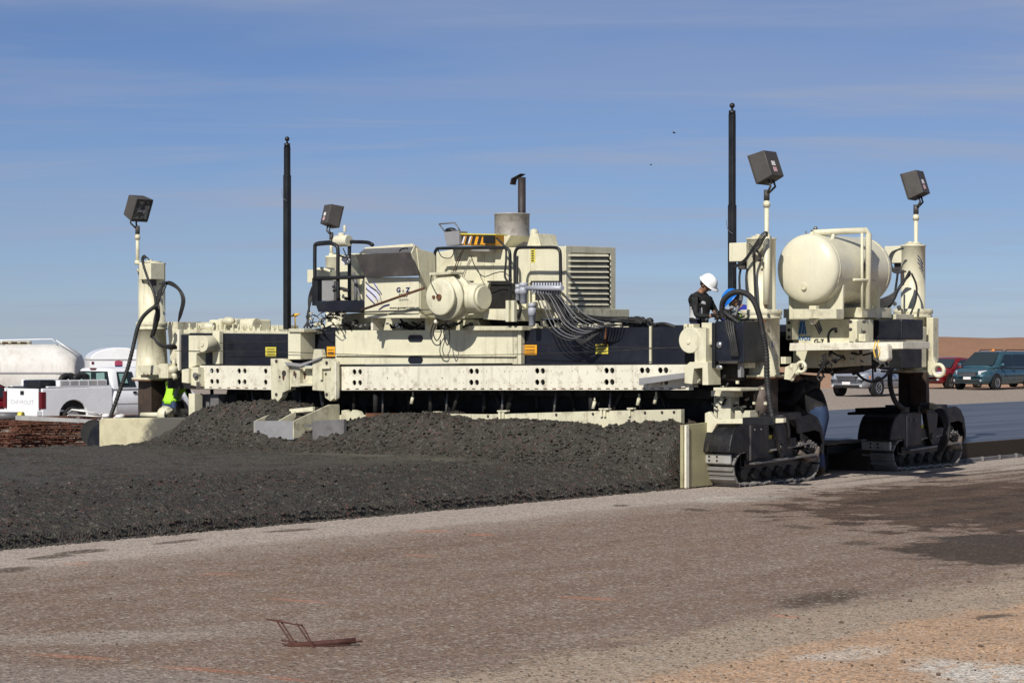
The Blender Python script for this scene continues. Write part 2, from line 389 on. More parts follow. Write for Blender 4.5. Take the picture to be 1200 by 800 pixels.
def ground_mat():
    t = NT('compacted_aggregate'); P = t.co()
    sp = t.n('ShaderNodeSeparateXYZ'); t.l(P, sp.inputs[0])
    def lin(a, b, c): return t.ma('ADD', t.ma('ADD', t.ma('MULTIPLY', sp.outputs[0], a), t.ma('MULTIPLY', sp.outputs[1], b)), c)
    xl = lin(CT, -ST, -(M0[0]*CT-M0[1]*ST)); yl = lin(ST, CT, -(M0[0]*ST+M0[1]*CT))
    tv = t.n('ShaderNodeCombineXYZ'); t.l(xl, tv.inputs[0]); t.l(yl, tv.inputs[1]); TV = tv.outputs[0]     # frame that follows the paving direction
    n1b = t.noise(1.3, 8, .68); n1 = t.noise(.35, 6, .6); n2 = t.noise(2.2, 6, .65); n3 = t.noise(1.1, 5, .6, t.mp((1.6, .22, 1), src=TV)); nf = t.noise(45, 3, .7)
    # stones
    v1 = t.vor(85, out=1); v2 = t.vor(36, out=1); s1 = t.n('ShaderNodeSeparateColor'); t.l(v1, s1.inputs[0]); s2 = t.n('ShaderNodeSeparateColor'); t.l(v2, s2.inputs[0])
    c = t.mix(n1, (.165, .112, .085), (.235, .170, .136))
    c = t.mix(t.mr(n3, .35, .7), c, (.245, .188, .156))
    c = t.mix(t.mr(n2, .40, .75), c, (.205, .138, .098))
    def wob(x, amt, nn=None): return t.ma('ADD', x, t.ma('MULTIPLY', t.ma('SUBTRACT', nn or n2, .5), amt))
    # pale compacted strip beside the slab
    xw = wob(wob(wob(xl, .9, n3), .6), .8, n1b)
    strip = t.ma('MULTIPLY', t.mr(xw, .45, 1.25, 1, 0), t.mr(xw, -1.6, -1.2))
    strip2 = t.ma('MULTIPLY', t.mr(xw, .8, 2.1, .35, 0), 1.)
    c = t.mix(t.ma('MAXIMUM', t.ma('MULTIPLY', strip, .85), strip2), c, (.42, .365, .33))
    # far side beyond the new slab
    far = t.mr(wob(xl, 1.5, n1), -13.3, -12.7, 1, 0)
    c = t.mix(t.ma('MULTIPLY', far, .85), c, (.33, .28, .24))
    fs = t.mr(wob(sp.outputs[1], 6, n1), 101, 107); c = t.mix(fs, c, t.mix(n2, (.36, .20, .12), (.48, .30, .19)))
    # sand verge near the camera, with a pale dusty rim
    xv = wob(wob(wob(xl, .5, n3), .6), 1.2, n1b); rim = t.ma('MULTIPLY', t.mr(xv, 8.2, 8.8), .8)
    c = t.mix(rim, c, t.mix(n3, (.33, .275, .225), (.43, .335, .245)))
    sand = t.mix(n2, (.40, .255, .16), (.49, .345, .24)); c = t.mix(t.mr(xv, 9.35, 9.75), c, sand)
    base_sep = None
    def ell(px, py, ax1, ax2, soft=.35, wamt=.5, wn=None):
        p = G(px, py); a = G(px+ax1[0], py+ax1[1])-p; b = G(px+ax2[0], py+ax2[1])-p
        det = a.x*b.y-a.y*b.x; i00, i01, i10, i11 = b.y/det, -b.x/det, -a.y/det, a.x/det
        u = lin(i00, i01, -(i00*p.x+i01*p.y)); v = lin(i10, i11, -(i10*p.x+i11*p.y))
        r = t.ma('POWER', t.ma('ADD', t.ma('MULTIPLY', u, u), t.ma('MULTIPLY', v, v)), .5)
        r = t.ma('ADD', r, t.ma('MULTIPLY', t.ma('SUBTRACT', n1b if wn is None or wn is n1 else wn, .5), wamt))
        return t.mr(r, 1-soft, 1+soft*.6, 1, 0)
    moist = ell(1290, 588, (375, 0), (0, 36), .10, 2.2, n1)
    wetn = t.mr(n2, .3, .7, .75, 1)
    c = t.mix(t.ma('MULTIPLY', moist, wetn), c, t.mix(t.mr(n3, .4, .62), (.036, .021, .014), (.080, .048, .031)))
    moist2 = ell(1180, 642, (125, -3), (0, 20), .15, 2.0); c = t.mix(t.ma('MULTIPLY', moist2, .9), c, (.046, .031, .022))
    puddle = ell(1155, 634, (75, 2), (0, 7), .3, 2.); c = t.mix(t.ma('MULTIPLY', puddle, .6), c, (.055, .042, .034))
    # mud streaks along the wheel path behind the near track
    stk = t.ma('MULTIPLY', t.mr(t.noise(.8, 6, .6, t.mp((3.0, .16, 1), (4, 0, 0), src=TV)), .50, .60), t.ma('MULTIPLY', t.mr(xl, -.6, .2), t.ma('MULTIPLY', t.mr(xl, 2.6, 3.4, 1, 0), t.mr(yl, -.5, 1.8))))
    c = t.mix(t.ma('MULTIPLY', stk, .9), c, (.095, .065, .047))
    drk = None
    for px, py, a, b in ((962, 701, (50, -6), (6, 10)), (935, 617, (26, 2), (0, 3)), (1010, 637, (27, 0), (0, 3)), (815, 597, (16, 1), (0, 1.6)), (727, 592, (9, 0), (0, 1.4)),
                         (60, 652, (36, -3), (2, 2.2)), (10, 668, (34, -3), (2, 3)), (210, 634, (28, -3), (1, 1.5)), (97, 646, (34, -3), (1, 2.5)), (340, 621, (30, -2), (1, 1.5)), (700, 574, (26, -2), (0, 1.5)), (1165, 722, (24, -3), (2, 4))):
        e_ = ell(px, py, a, b, .4, 2.2); drk = e_ if drk is None else t.ma('MAXIMUM', drk, e_)
    c = t.mix(t.ma('MULTIPLY', drk, .85), c, (.085, .062, .045))
    # pale spilt powder
    pn = t.mr(t.noise(7, 7, .75), .36, .52)
    pw = None
    for px, py, a, b in ((1185, 790, (120, 10), (-20, 14)), (985, 768, (70, -8), (3, 8)), (860, 584, (60, -3), (0, 5))):
        e_ = t.ma('MULTIPLY', ell(px, py, a, b, .4, 2.6), 1. if px in (1185,) else .6); pw = e_ if pw is None else t.ma('MAXIMUM', pw, e_)
    c = t.mix(t.ma('MULTIPLY', pw, pn), c, (.52, .49, .45))
    # darker broken strip at lower left
    dl = t.ma('MULTIPLY', ell(120, 815, (470, 30), (-30, 40), .2, .6), .7); c = t.mix(dl, c, t.mix(n3, (.20, .165, .15), (.30, .26, .235)))
    for px, py, a, b, s in ((95, 748, (200, -4), (0, 8), .5), (260, 738, (190, -10), (0, 8), .3)):
        c = t.mix(t.ma('MULTIPLY', ell(px, py, a, b, .5, .9), s), c, (.34, .30, .27))
    # stones modulate everything
    spk = t.mix(t.mr(s1.outputs[0], .0, 1., 0, 1, False), (.42, .41, .40), (1.62, 1.58, 1.52))
    c = t.mix(.85, c, spk, 'MULTIPLY')
    lite = t.mr(s2.outputs[1], .86, .90); c = t.mix(t.ma('MULTIPLY', t.ma('MULTIPLY', lite, .55), t.ma('SUBTRACT', 1, t.ma('MULTIPLY', t.ma('MAXIMUM', moist, moist2), .75))), c, (.46, .42, .37))
    dk = t.mr(s2.outputs[2], .88, .92); c = t.mix(t.ma('MULTIPLY', dk, .55), c, (.07, .055, .045))
    # sprayed orange survey line (broken paint on stones)
    orr = None
    for px, py, a, b in ((85, 769, (55, 3), (0, 2)), (240, 784, (60, 4), (0, 1.8)), (235, 783, (30, 2), (0, 2.5)), (335, 795, (28, 3), (0, 2)), (350, 704, (40, 3), (0, 1.4)), (690, 702, (40, 2), (0, 1.6)), (920, 724, (18, 1), (0, 2.2)), (505, 622, (26, 0), (0, 1.6)), (565, 626, (20, 0), (0, 1.4)), (492, 650, (22, 1), (0, 1.2)), (90, 660, (18, -1), (0, 1.3)), (255, 673, (30, 0), (0, 1.2))):
        e_ = ell(px, py, a, b, .5, .7, nf); orr = e_ if orr is None else t.ma('MAXIMUM', orr, e_)
    c = t.mix(t.ma('MULTIPLY', t.ma('MULTIPLY', orr, t.mr(nf, .38, .62)), .5), c, (.62, .20, .09))
    r = t.ma('SUBTRACT', .95, t.ma('MULTIPLY', puddle, .12))
    b0 = t.bump(n2, .5, .06); b1 = t.bump(t.vor(36), .55, .014, b0); b2 = t.bump(t.vor(85), .5, .006, b1)
    return t.fin(c, r, 0, b2, .3)
tag(gridmesh('ground', X, Y, Z, ground_mat()), kind='structure')

# tan berm closing the view on the right
bx = np.linspace(-260, 520, 260); by = np.linspace(0, 1, 26); BX, T_ = np.meshgrid(bx, by)
BY = 185+T_*60+BX*.06
prof = sst(T_, 0, .55)*(1-.6*sst(T_, .75, 1.)); top = 2.72+(fbm(BX*.06, BX*0+3, 5, 2, .65)-.5)*1.1-.0035*np.clip(BX-45, 0, 80)
BZ = prof*top*sst(BX, 0, 30)+(fbm(BX*.25, T_*9, 4, 4)-.5)*.35*sst(T_, .02, .2)*sst(BX, 0, 20)-.05-.03*np.maximum(0, BY-112)*sst(12-BX, 0, 26)-.3*(1-sst(BX, -5, 20))
bm_ = NT('berm_soil'); nb = bm_.noise(.25, 7, .65); nb2 = bm_.noise(1.5, 6, .7)
cc = bm_.mix(nb, (.25, .125, .070), (.38, .21, .125)); cc = bm_.mix(bm_.mr(nb2, .55, .75), cc, (.22, .13, .08))
tag(gridmesh('earth_berm', BX, BY, BZ, bm_.fin(cc, .95, 0, bm_.bump(nb2, .8, .3))), kind='structure')

# ------------------------------------------------------------------ concrete
def fresh_mat():
    t = NT('fresh_concrete'); n1 = t.noise(.8, 5, .6); v = t.vor(34, out=1); s = t.n('ShaderNodeSeparateColor'); t.l(v, s.inputs[0])
    at = t.n('ShaderNodeAttribute', attribute_name='smoothness'); sm = at.outputs['Fac']
    c = t.mix(n1, (.031, .029, .024), (.054, .050, .041))
    red = t.ma('MULTIPLY', t.mr(s.outputs[0], .72, .9), t.mr(t.noise(2.2, 4, .6), .42, .62)); c = t.mix(t.ma('MULTIPLY', red, .75), c, (.105, .045, .040))
    c = t.mix(t.ma('MULTIPLY', t.mr(s.outputs[1], .85, .95), .6), c, (.13, .125, .115))
    c = t.mix(t.ma('MULTIPLY', t.mr(t.noise(3, 5, .6), .5, .75), .5), c, (.085, .075, .058))
    c = t.mix(t.ma('MULTIPLY', sm, .9), c, (.088, .082, .066))
    r = t.ma('ADD', .60, t.ma('MULTIPLY', sm, -.06))
    b = t.bump(t.vor(34), .8, .022); b = t.bump(t.noise(70, 4, .7), .5, .01, b)
    mixn = t.n('ShaderNodeMix', data_type='VECTOR'); ge = t.n('ShaderNodeNewGeometry'); t.l(t.ma('MULTIPLY', sm, .85), mixn.inputs[0]); t.l(b, mixn.inputs[4]); t.l(ge.outputs['Normal'], mixn.inputs[5])
    return t.fin(c, r, 0, mixn.outputs[1], .32)
dx = .028
gx = np.arange(-13.4, -.74, dx); gy = np.concatenate([np.arange(-26, -13, .06), np.arange(-13, .6, dx)])
XX, YY = np.meshgrid(gx, gy)
edge = -.93+(fbm(YY*1.3, YY*0+1, 3, 3)-.5)*.12-.06*sst(-YY, 0, 13)        # wavy right edge of the spread
d = edge-XX                                                                 # distance inside the edge
base = .13*sst(d, -.01, .07)+.12*sst(d, .05, .9)+.12*sst(d, .8, 3.2)
leftd = XX+12.75+(fbm(YY*.8, YY*0, 3, 8)-.5)*.4; base = base*sst(leftd, -.25, .5)
und = (fbm(XX*.55, YY*.55, 3, 11)-.5)*.10*sst(d, .4, 1.4)
crest = -.35+(fbm(XX*.8, XX*0, 2, 13)-.5)*.25
hx = .51+.20*np.exp(-((XX+1.6)/1.5)**2)+.10*(fbm(XX*.7, YY*0+2, 3, 15)-.5)*2+.10*np.exp(-((XX+6.8)/2.6)**2)
hx = hx+.17*np.exp(-((XX+10.6)/1.0)**2)-.20*np.exp(-((XX+8.7)/.7)**2)
heap = hx*np.exp(-(np.clip(crest-YY, 0, 99)/.62)**2)*sst(d, .02, .30)*sst(leftd, 0, .9)
ridge = .07*np.exp(-((d-1.0)/.45)**2)*sst(YY, -9, -2)*.6 + .0
h = base+und*1+heap+ridge*sst(d, .02, .4)
sm = np.exp(-((YY+2.1+.10*(XX+6))/.34)**2)*sst(-XX, 2.6, 4.4)*(1-sst(-XX, 8.2, 9.6))
sm = np.maximum(sm, .55*np.exp(-((YY+5.6+.25*(XX+11))/.7)**2)*sst(-XX, 8.6, 10.2))
sm = np.maximum(sm, .5*sst(d, 2.2, 4.5)*sst(-YY, 1.7, 2.6))
sm = sm*np.clip((fbm(XX*2.2, YY*2.2, 4, 19)-.22)*3.2, 0, 1)
rough = (fbm(XX*8, YY*8, 3, 21, .65)-.5)*.13+(np.abs(fbm(XX*19, YY*19, 2, 25)-.5))*-.10+.02
h = h+rough*(1-sm)*sst(d, -.02, .12)*(.75+.5*heap)-.02*sm
h = h-.03*(1-sst(d, -.02, .03)); h = np.where(d < -.02, -.05, h); h = np.where(leftd < -.3, -.45, h)
WX = M0[0]+CT*XX+ST*YY; WY = M0[1]-ST*XX+CT*YY
fc = gridmesh('fresh_concrete', WX, WY, h, fresh_mat())
a = fc.data.attributes.new('smoothness', 'FLOAT', 'POINT'); a.data.foreach_set('value', sm.ravel().astype(np.float32))
tag(fc, 'rough wet grey concrete spread and heaped in front of the paving machine', 'concrete', kind='stuff')
# loose lumps along the foot of the spread and over the heap: part of the same uncountable mass
lb = B(); ico = [Vector(v).normalized() for v in ((-1,0,1.6),(1,0,1.6),(-1,0,-1.6),(1,0,-1.6),(0,1.6,1),(0,1.6,-1),(0,-1.6,1),(0,-1.6,-1),(1.6,1,0),(-1.6,1,0),(1.6,-1,0),(-1.6,-1,0))]
icf = [(0,4,1),(0,9,4),(9,5,4),(4,5,8),(4,8,1),(8,10,1),(8,3,10),(5,3,8),(5,2,3),(2,7,3),(7,10,3),(7,6,10),(7,11,6),(11,0,6),(0,1,6),(6,1,10),(9,0,11),(9,11,2),(9,2,5),(7,2,11)]
def lump(bld, p, r, sq=.75):
    q = Quaternion((random.random()-.5, random.random()-.5, random.random()-.5, random.random()-.5)).normalized()
    bld.add([Vector(p)+Vector([a*b for a, b in zip((q @ v)*r*random.uniform(.75, 1.25), (1, 1, sq))]) for v in ico], icf, False)
hy = gy; 
def hat(x, y):
    i = int(np.clip(np.searchsorted(gy, y), 0, len(gy)-1)); j = int(np.clip((x-gx[0])/dx, 0, len(gx)-1)); return float(h[i, j])
for k in range(5200):
    u = random.random()
    if u < .36: y = -random.random()**1.0*15; x = -.93-.06*min(1, -y/13)+random.gauss(.02, .05); r = random.uniform(.008, .026)
    elif u < .8: x = random.uniform(-11.8, -1.3); y = random.uniform(-1.9, .1); r = random.uniform(.012, .034)
    else: y = -random.random()*13; x = -1-random.random()**.8*3.5; r = random.uniform(.012, .03)
    z = max(hat(x, y), gz(np.array(toW(x, y).x), np.array(toW(x, y).y)))
    lump(lb, toW(x, y, float(z)+r*.15), r)
lo = lb.build('concrete_lumps', fc.data.materials[0], fix=False)
tag(lo, 'small lumps of wet concrete scattered over the heap and along its foot', 'concrete', kind='stuff')
# finished slab behind the paver
def slab_mat():
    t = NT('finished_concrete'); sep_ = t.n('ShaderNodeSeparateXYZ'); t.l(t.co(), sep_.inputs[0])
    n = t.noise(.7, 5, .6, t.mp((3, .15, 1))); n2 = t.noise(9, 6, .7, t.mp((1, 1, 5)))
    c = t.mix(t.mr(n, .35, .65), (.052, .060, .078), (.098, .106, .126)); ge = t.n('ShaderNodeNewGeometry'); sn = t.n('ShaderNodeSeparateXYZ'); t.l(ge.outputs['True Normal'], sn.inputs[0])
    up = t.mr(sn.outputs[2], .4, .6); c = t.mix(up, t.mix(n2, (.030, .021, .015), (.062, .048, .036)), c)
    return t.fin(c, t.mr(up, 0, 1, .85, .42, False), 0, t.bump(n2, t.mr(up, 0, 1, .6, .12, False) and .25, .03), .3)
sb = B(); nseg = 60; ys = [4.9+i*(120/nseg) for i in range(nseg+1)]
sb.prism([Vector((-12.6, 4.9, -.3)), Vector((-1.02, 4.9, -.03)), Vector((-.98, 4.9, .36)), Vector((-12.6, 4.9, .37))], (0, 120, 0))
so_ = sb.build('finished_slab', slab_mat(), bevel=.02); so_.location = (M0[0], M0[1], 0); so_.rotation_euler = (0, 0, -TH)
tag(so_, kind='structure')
# stones and clods on the sand verge
vb = B()
for k in range(2600):
    xl_ = random.uniform(8.3, 12.5) if random.random() < .75 else random.uniform(1, 9); yl_ = random.uniform(-22, 0)
    w = toW(xl_, yl_); r = random.uniform(.004, .011)*(2.0 if random.random() < .05 else 1)
    if xl_ < 8.4: r *= .8
    lump(vb, (w.x, w.y, float(gz(np.array(w.x), np.array(w.y)))+r*.4), r, .7)
tag(vb.build('loose_stones', paint('verge_stone', (.13, .095, .07), .9, .5, (.3, .2, .13), .5, dscale=20), fix=False), 'small dark stones and clods scattered on the sand and gravel', 'stones', kind='stuff')
# ------------------------------------------------------------------ the paver
PV = empty('slipform_paver', (M0[0], M0[1], 0), -TH)
tag(PV, 'huge cream and black concrete paving machine on crawler tracks spanning the new slab', 'paving machine')
SPLIT = {'strut', 'pin_head', 'bolt', 'bolt_head', 'flange_bolt', 'guard_bolt', 'pipe_clip', 'roller', 'track_chain', 'column_bolt', 'bolt_hole', 'hinge', 'hydraulic_motor', 'control_knob', 'control_lever', 'stiffener', 'caution_print', 'cabinet_lamp', 'stripe', 'bracket_lug', 'tank_saddle', 'shadow_slot'}
STUFF = {'pipework', 'fitting', 'scratches', 'clamp', 'weld_stitches', 'hose_fitting', 'hose_bundle', 'rust_patch', 'panel_seam'}
def mk(name, b, mat, parent=None, bevel=.006, **k):
    o = b.build(name, mat, parent or PV, bevel, **k)
    if name in STUFF: o['kind'] = 'stuff'
    if name in SPLIT: return islands(o)[0]
    return o
def rect(x0, y0, x1, y1): return [(x0, y0), (x1, y0), (x1, y1), (x0, y1)]
def fr(b, pts, y0, y1):                # outline on front plane y0, real depth to y1
    if len(pts) == 4 and not isinstance(pts[0], (tuple, list)): pts = rect(*pts)
    return b.prism([F(p[0], p[1], y0) for p in pts], (0, y1-y0, 0))
def sd(b, pts, x0, x1):
    if len(pts) == 4 and not isinstance(pts[0], (tuple, list)): pts = rect(*pts)
    return b.prism([S(p[0], p[1], x0) for p in pts], (x1-x0, 0, 0))
def fpart(name, pts, y0, y1, mat, parent=None, bevel=.006): return mk(name, fr(B(), pts, y0, y1), mat, parent, bevel)
def spart(name, pts, x0, x1, mat, parent=None, bevel=.006): return mk(name, sd(B(), pts, x0, x1), mat, parent, bevel)
def hose(pts, r, mat='rubber', parent=None, name='hose', ribs=False, sub=7, wig=0):
    """pts: (px, py, y)"""
    P = smoothpath([F(*p) for p in pts], sub*(4 if ribs else 1)); 
    rr = r
    if ribs:
        Q = [P[0]]; acc = 0
        for a, c in zip(P, P[1:]):
            L_ = (c-a).length; n = max(1, int(L_/.014)); Q += [a.lerp(c, (i+1)/n) for i in range(n)]
        P = Q; rr = [r*(1+.10*math.sin(i*1.7)) for i in range(len(P))]
    return mk(name, B().tube(P, rr, 8), mat, parent, 0)
def ftube(b, pts, r, seg=8): return b.tube([F(*p) for p in pts], r, seg)
def bolts(b, plist, y, r=.012, d=.012):
    for px, py in plist:
        c = F(px, py, y); b.cyl(c, c+Vector((0, -d, 0)), r, seg=8)

# --- crawler tracks
def track_unit(cx, cy, Lt=2.55, Wd=.60, dz=0.):
    pre = set(bpy.data.objects)
    x0, x1 = cx-Wd/2, cx+Wd/2; h = .60
    root_b = B()
    # side frame
    fm = B(); fm.box((cx-.20, cy-Lt/2+.38, .20), (cx+.20, cy+Lt/2-.30, .52))
    fm.box((x1-.09, cy-Lt/2+.42, .30), (x1-.05, cy+Lt/2-.75, .56)); fm.box((x0+.05, cy-Lt/2+.42, .30), (x0+.09, cy+Lt/2-.75, .56))
    tr = mk('crawler_track', fm, 'track', bevel=.012)
    # belt of shoes round an oval: flat below, sprocket behind, idler in front
    pts = []
    r1, r2 = .235, .27; ya, yb = cy-Lt/2+.33, cy+Lt/2-.33
    za, zb = .05+r1, .05+r2
    for i in range(9):
        a = PI/2+PI*i/8; pts.append((ya+math.cos(a)*r1*1.15, za+math.sin(a)*r1))
    n = 18
    for i in range(1, n): pts.append((ya+(yb-ya)*i/n, .05+.012*math.sin(i*2.1)))
    for i in range(9):
        a = -PI/2+PI*i/8; pts.append((yb+math.cos(a)*r2, zb+math.sin(a)*r2))
    for i in range(1, n): t_ = i/n; pts.append((yb+(ya-yb)*t_, zb+r2+(za+r1-zb-r2)*t_-.03*math.sin(PI*t_)))
    # resample evenly
    P = [Vector((0, a, c)) for a, c in pts]; P.append(P[0]); cum = [0]
    for a, c in zip(P, P[1:]): cum.append(cum[-1]+(c-a).length)
    ns = 38; bl = B(); sh = B()
    def at(s_):
        s_ %= cum[-1]
        for i in range(len(P)-1):
            if cum[i+1] >= s_: return P[i].lerp(P[i+1], (s_-cum[i])/(cum[i+1]-cum[i]+1e-9))
        return P[-1]
    for k in range(ns):
        s0 = cum[-1]*k/ns; p = at(s0); q = at(s0+.01); tdir = (q-p).normalized(); nrm = Vector((0, -tdir.z, tdir.y))
        if nrm.dot(p-Vector((0, cy, .32))) < 0: nrm = -nrm
        def pt(x, a, o): return Vector((x, 0, 0))+p+tdir*a+nrm*o
        hw = cum[-1]/ns/2*.90
        for (xa, xb, o0, o1, a0, a1) in ((x0, x1, -.005, .026, -hw, hw), (x0+.01, x1-.01, .02, .056, -hw*.62, -hw*.22)):
            vs = [pt(x, a, o) for o in (o0, o1) for (x, a) in ((xa, a0), (xb, a0), (xb, a1), (xa, a1))]
            sh.add(vs, [(0,3,2,1),(4,5,6,7),(0,1,5,4),(1,2,6,5),(2,3,7,6),(3,0,4,7)])
        # links on both flanks
        for xx in (cx-.17, cx+.12):
            vs = [pt(x, a, o) for o in (-.10, -.01) for (x, a) in ((xx, -hw), (xx+.05, -hw), (xx+.05, hw), (xx, hw))]
            bl.add(vs, [(0,3,2,1),(4,5,6,7),(0,1,5,4),(1,2,6,5),(2,3,7,6),(3,0,4,7)])
    mk('track_belt', sh, 'shoe', tr, .004); mk('track_chain', bl, 'underbody', tr, 0)
    # rollers
    rb = B()
    for i in range(6):
        y = ya+.1+(yb-ya-.2)*i/5; rb.cyl((cx-.22, y, .19), (cx+.24, y, .19), .085, seg=16)
    mk('roller', rb, 'underbody', tr, 0)
    sp = B(); sp.cyl((cx-.12, yb, zb), (cx+.12, yb, zb), .22, seg=22); sp.cyl((cx+.1, yb, zb), (x1-.06, yb, zb), .12, .10, seg=18)
    for i in range(10):
        a = 2*PI*i/10; c = Vector((x1-.06, yb+.08*math.cos(a), zb+.08*math.sin(a))); sp.cyl(c, c+Vector((.02, 0, 0)), .014, seg=6)
    mk('drive_motor', sp, 'darksteel', tr, .004)
    idl = B(); idl.cyl((cx-.13, ya, za), (cx+.13, ya, za), .2, seg=22); mk('idler_wheel', idl, 'underbody', tr, .004)
    # front tensioner block with four bolt holes
    # bare steel shoes showing on the front curve
    pf = B(); pf.box((x0+.02, ya-r1*1.15-.085, .36), (x1-.02, ya-r1*1.15-.035, .51)); fp = mk('front_plate', pf, 'alu', tr, .015)
    ph = B()
    for a in (-.07, .07):
        for c_ in (.405, .465): ph.cyl((cx+a-.03, ya-r1*1.15-.088, c_), (cx+a-.03, ya-r1*1.15-.08, c_), .019, seg=10)
    mk('bolt_hole', ph, 'blackdecal', fp, 0)
    # hooded guards: front one sloping and rounded, rear one arched
    g = B(); yf = cy-Lt/2-.02
    prof = [(yf-.08, .535), (yf-.06, .64), (yf+.0, .80), (yf+.10, .92), (yf+.24, .985), (yf+1.02, 1.0), (yf+1.02, .42), (yf+.42, .40), (yf+.40, .535)]
    g.prism([(x0-.02, a, c) for a, c in prof], (Wd+.04, 0, 0)); gf = mk('front_guard', g, 'track', tr, .02, seg=3)
    bb = B()
    for a in (.60, .78): bb.cyl((x1+.02, yf+a, .86), (x1+.035, yf+a, .86), .016, seg=8)
    bb.box((x1+.016, yf+.46, .40), (x1+.026, yf+.50, .93)); mk('guard_bolt', bb, 'steel', gf, 0)
    g = B(); yr = cy+Lt/2; outer = [(yr-.78, 1.02), (yr-.30, 1.06), (yr-.12, 1.0), (yr+.02, .84), (yr+.09, .60), (yr+.08, .42)]
    inner = [(yr+.02, .42), (yr+.03, .58), (yr-.04, .76), (yr-.20, .80), (yr-.70, .76)]
    g.prism([(x1-.02, a, c) for a, c in outer+inner], (.035, 0, 0))
    for (a, c), (a2, c2) in zip(outer, outer[1:]): g.prism([(x0-.02, a, c), (x0-.02, a2, c2), (x0-.02, a2-.012, c2-.02), (x0-.02, a-.012, c-.02)], (Wd, 0, 0))
    mk('rear_guard', g, 'track', tr, .008)
    # yoke that carries the column, sticker, ledge
    y = B(); y.box((cx-.28, cy-.30, .55), (cx+.30, cy+.55, .70)); y.prism([(x1-.06, cy-.15, .98), (x1-.06, cy+.28, .98), (x1-.06, cy+.20, .52), (x1-.06, cy+.08, .38), (x1-.06, cy-.02, .52)], (.10, 0, 0))
    y.box((cx-.32, cy-.42, .98), (cx+.34, cy+.62, 1.10)); y.cyl((x1, cy+.06, .56), (x1+.06, cy+.06, .56), .06, seg=12); mk('yoke', y, 'track', tr, .012)
    st = B(); st.box((x1-.045, cy-.22, .50), (x1-.035, cy-.11, .76)); mk('warning_sticker', st, 'yellow', tr, 0)
    led = B(); led.prism([(x1-.02, yf+.50, .335), (x1-.02, yb+.1, .40), (x1-.02, yb+.1, .43), (x1-.02, yf+.50, .365)], (.10, 0, 0)); mk('side_ledge', led, 'steel', tr, .006)
    ru = B(); ru.tube(smoothpath([(x1-.04, yb-.28, .47), (x1+.02, yb-.05, .36), (x1+.0, yb+.18, .38), (x1-.03, yb+.28, .52)], 6), [.045]*19, 8); mk('rusty_scraper', ru, 'ram', tr, 0)
    hs = B()
    for k in range(4):
        hs.tube(smoothpath([(cx+.12+.04*k, cy+.25, 1.02), (x1-.02, cy+.45+.05*k, 1.0-.05*k), (x1-.0, cy+.62+.03*k, .80-.02*k), (x1-.03, yb-.12+.03*k, .52+.05*k), (x1-.02, yb+.03, .46+.04*k)], 5), .020, 6)
    mk('hydraulic_hose', hs, 'rubber', tr, 0)
    fi = B()
    for k in range(7): fi.box((x1-.05+.02*random.random(), yb-.30+.08*k, .50+.12*random.random()), (x1-.0, yb-.26+.08*k, .55+.14*random.random()))
    mk('hose_fitting', fi, 'steel', tr, .004)
    tr.location.z += dz
    return tr
# --- lifting column with its floodlight
def lamp_head(c, yaw, tilt, parent, lens_out=True, w=.40, h=.47, d=.28):
    """flood lamp; yaw of the lens direction in the paver frame, tilt = nod"""
    rot = Matrix.Rotation(yaw, 3, 'Z') @ Matrix.Rotation(tilt, 3, 'Y')      # lens looks along +X of the head
    c = Vector(c)
    def T(p): return c+rot @ Vector(p)
    b = B(); vs = [T(p) for p in ((-d*.5, -w*.46, -h*.44), (-d*.5, w*.46, -h*.44), (-d*.5, w*.46, h*.44), (-d*.5, -w*.46, h*.44), (d*.5, -w*.5, -h*.5), (d*.5, w*.5, -h*.5), (d*.5, w*.5, h*.5), (d*.5, -w*.5, h*.5))]
    b.add(vs, [(0,3,2,1),(4,5,6,7),(0,1,5,4),(1,2,6,5),(2,3,7,6),(3,0,4,7)])
    hd = mk('lamp_housing', b, 'lampcase', parent, .012)
    b = B(); x = d*.5
    for (a0, b0, a1, b1) in ((-.5, .40, .5, .5), (-.5, -.5, .5, -.40), (-.5, -.4, -.42, .4), (.42, -.4, .5, .4)):
        q = [T((x+.001, a0*w, b0*h)), T((x+.001, a1*w, b0*h)), T((x+.001, a1*w, b1*h)), T((x+.001, a0*w, b1*h))]; b.prism(q, rot @ Vector((.02, 0, 0)))
    mk('lens_frame', b, 'lampcase', hd, .003)
    b = B(); q = [T((x+.004, -.41*w, -.39*h)), T((x+.004, .41*w, -.39*h)), T((x+.004, .41*w, .39*h)), T((x+.004, -.41*w, .39*h))]; b.prism(q, rot @ Vector((.008, 0, 0))); mk('lens', b, 'lampglass', hd, 0)
    for m_, o in (('whitest', -.04), ('pinkst', -.14)):
        bb = B(); q = [T((-d*.5-.001, -.02, o)), T((-d*.5-.001, .07, o)), T((-d*.5-.001, .07, o+.075)), T((-d*.5-.001, -.02, o+.075))]; bb.prism(q, rot @ Vector((-.006, 0, 0))); mk('sticker', bb, m_, hd, 0)
    for a_ in (-.16, 0, .16): bb = B(); bb.tube([T((d*.5-.0, a_*w-.05, -.1*h)), T((d*.5+.012, a_*w+.04, .02*h))], .012, 6); mk('bulb_glint', bb, 'chrome', hd, 0)
    b = B(); 
    for k in (-1, 1): b.tube([c+Vector((0, 0, -h*.5-.20)), c+rot @ Vector((0, k*.07, -h*.48-.10)), T((0, k*.07, -h*.46))], .018, 8)
    b.cyl(c+Vector((0, 0, -h*.5-.28)), c+Vector((0, 0, -h*.5-.12)), .045, seg=12); mk('swivel_bracket', b, 'lampcase', parent, 0)
t_ = NT('flood_lens'); M['lampglass'] = t_.fin(t_.mix(t_.mr(t_.noise(9, 3), .4, .6), (.10, .10, .10), (.42, .42, .40)), .12, .3)
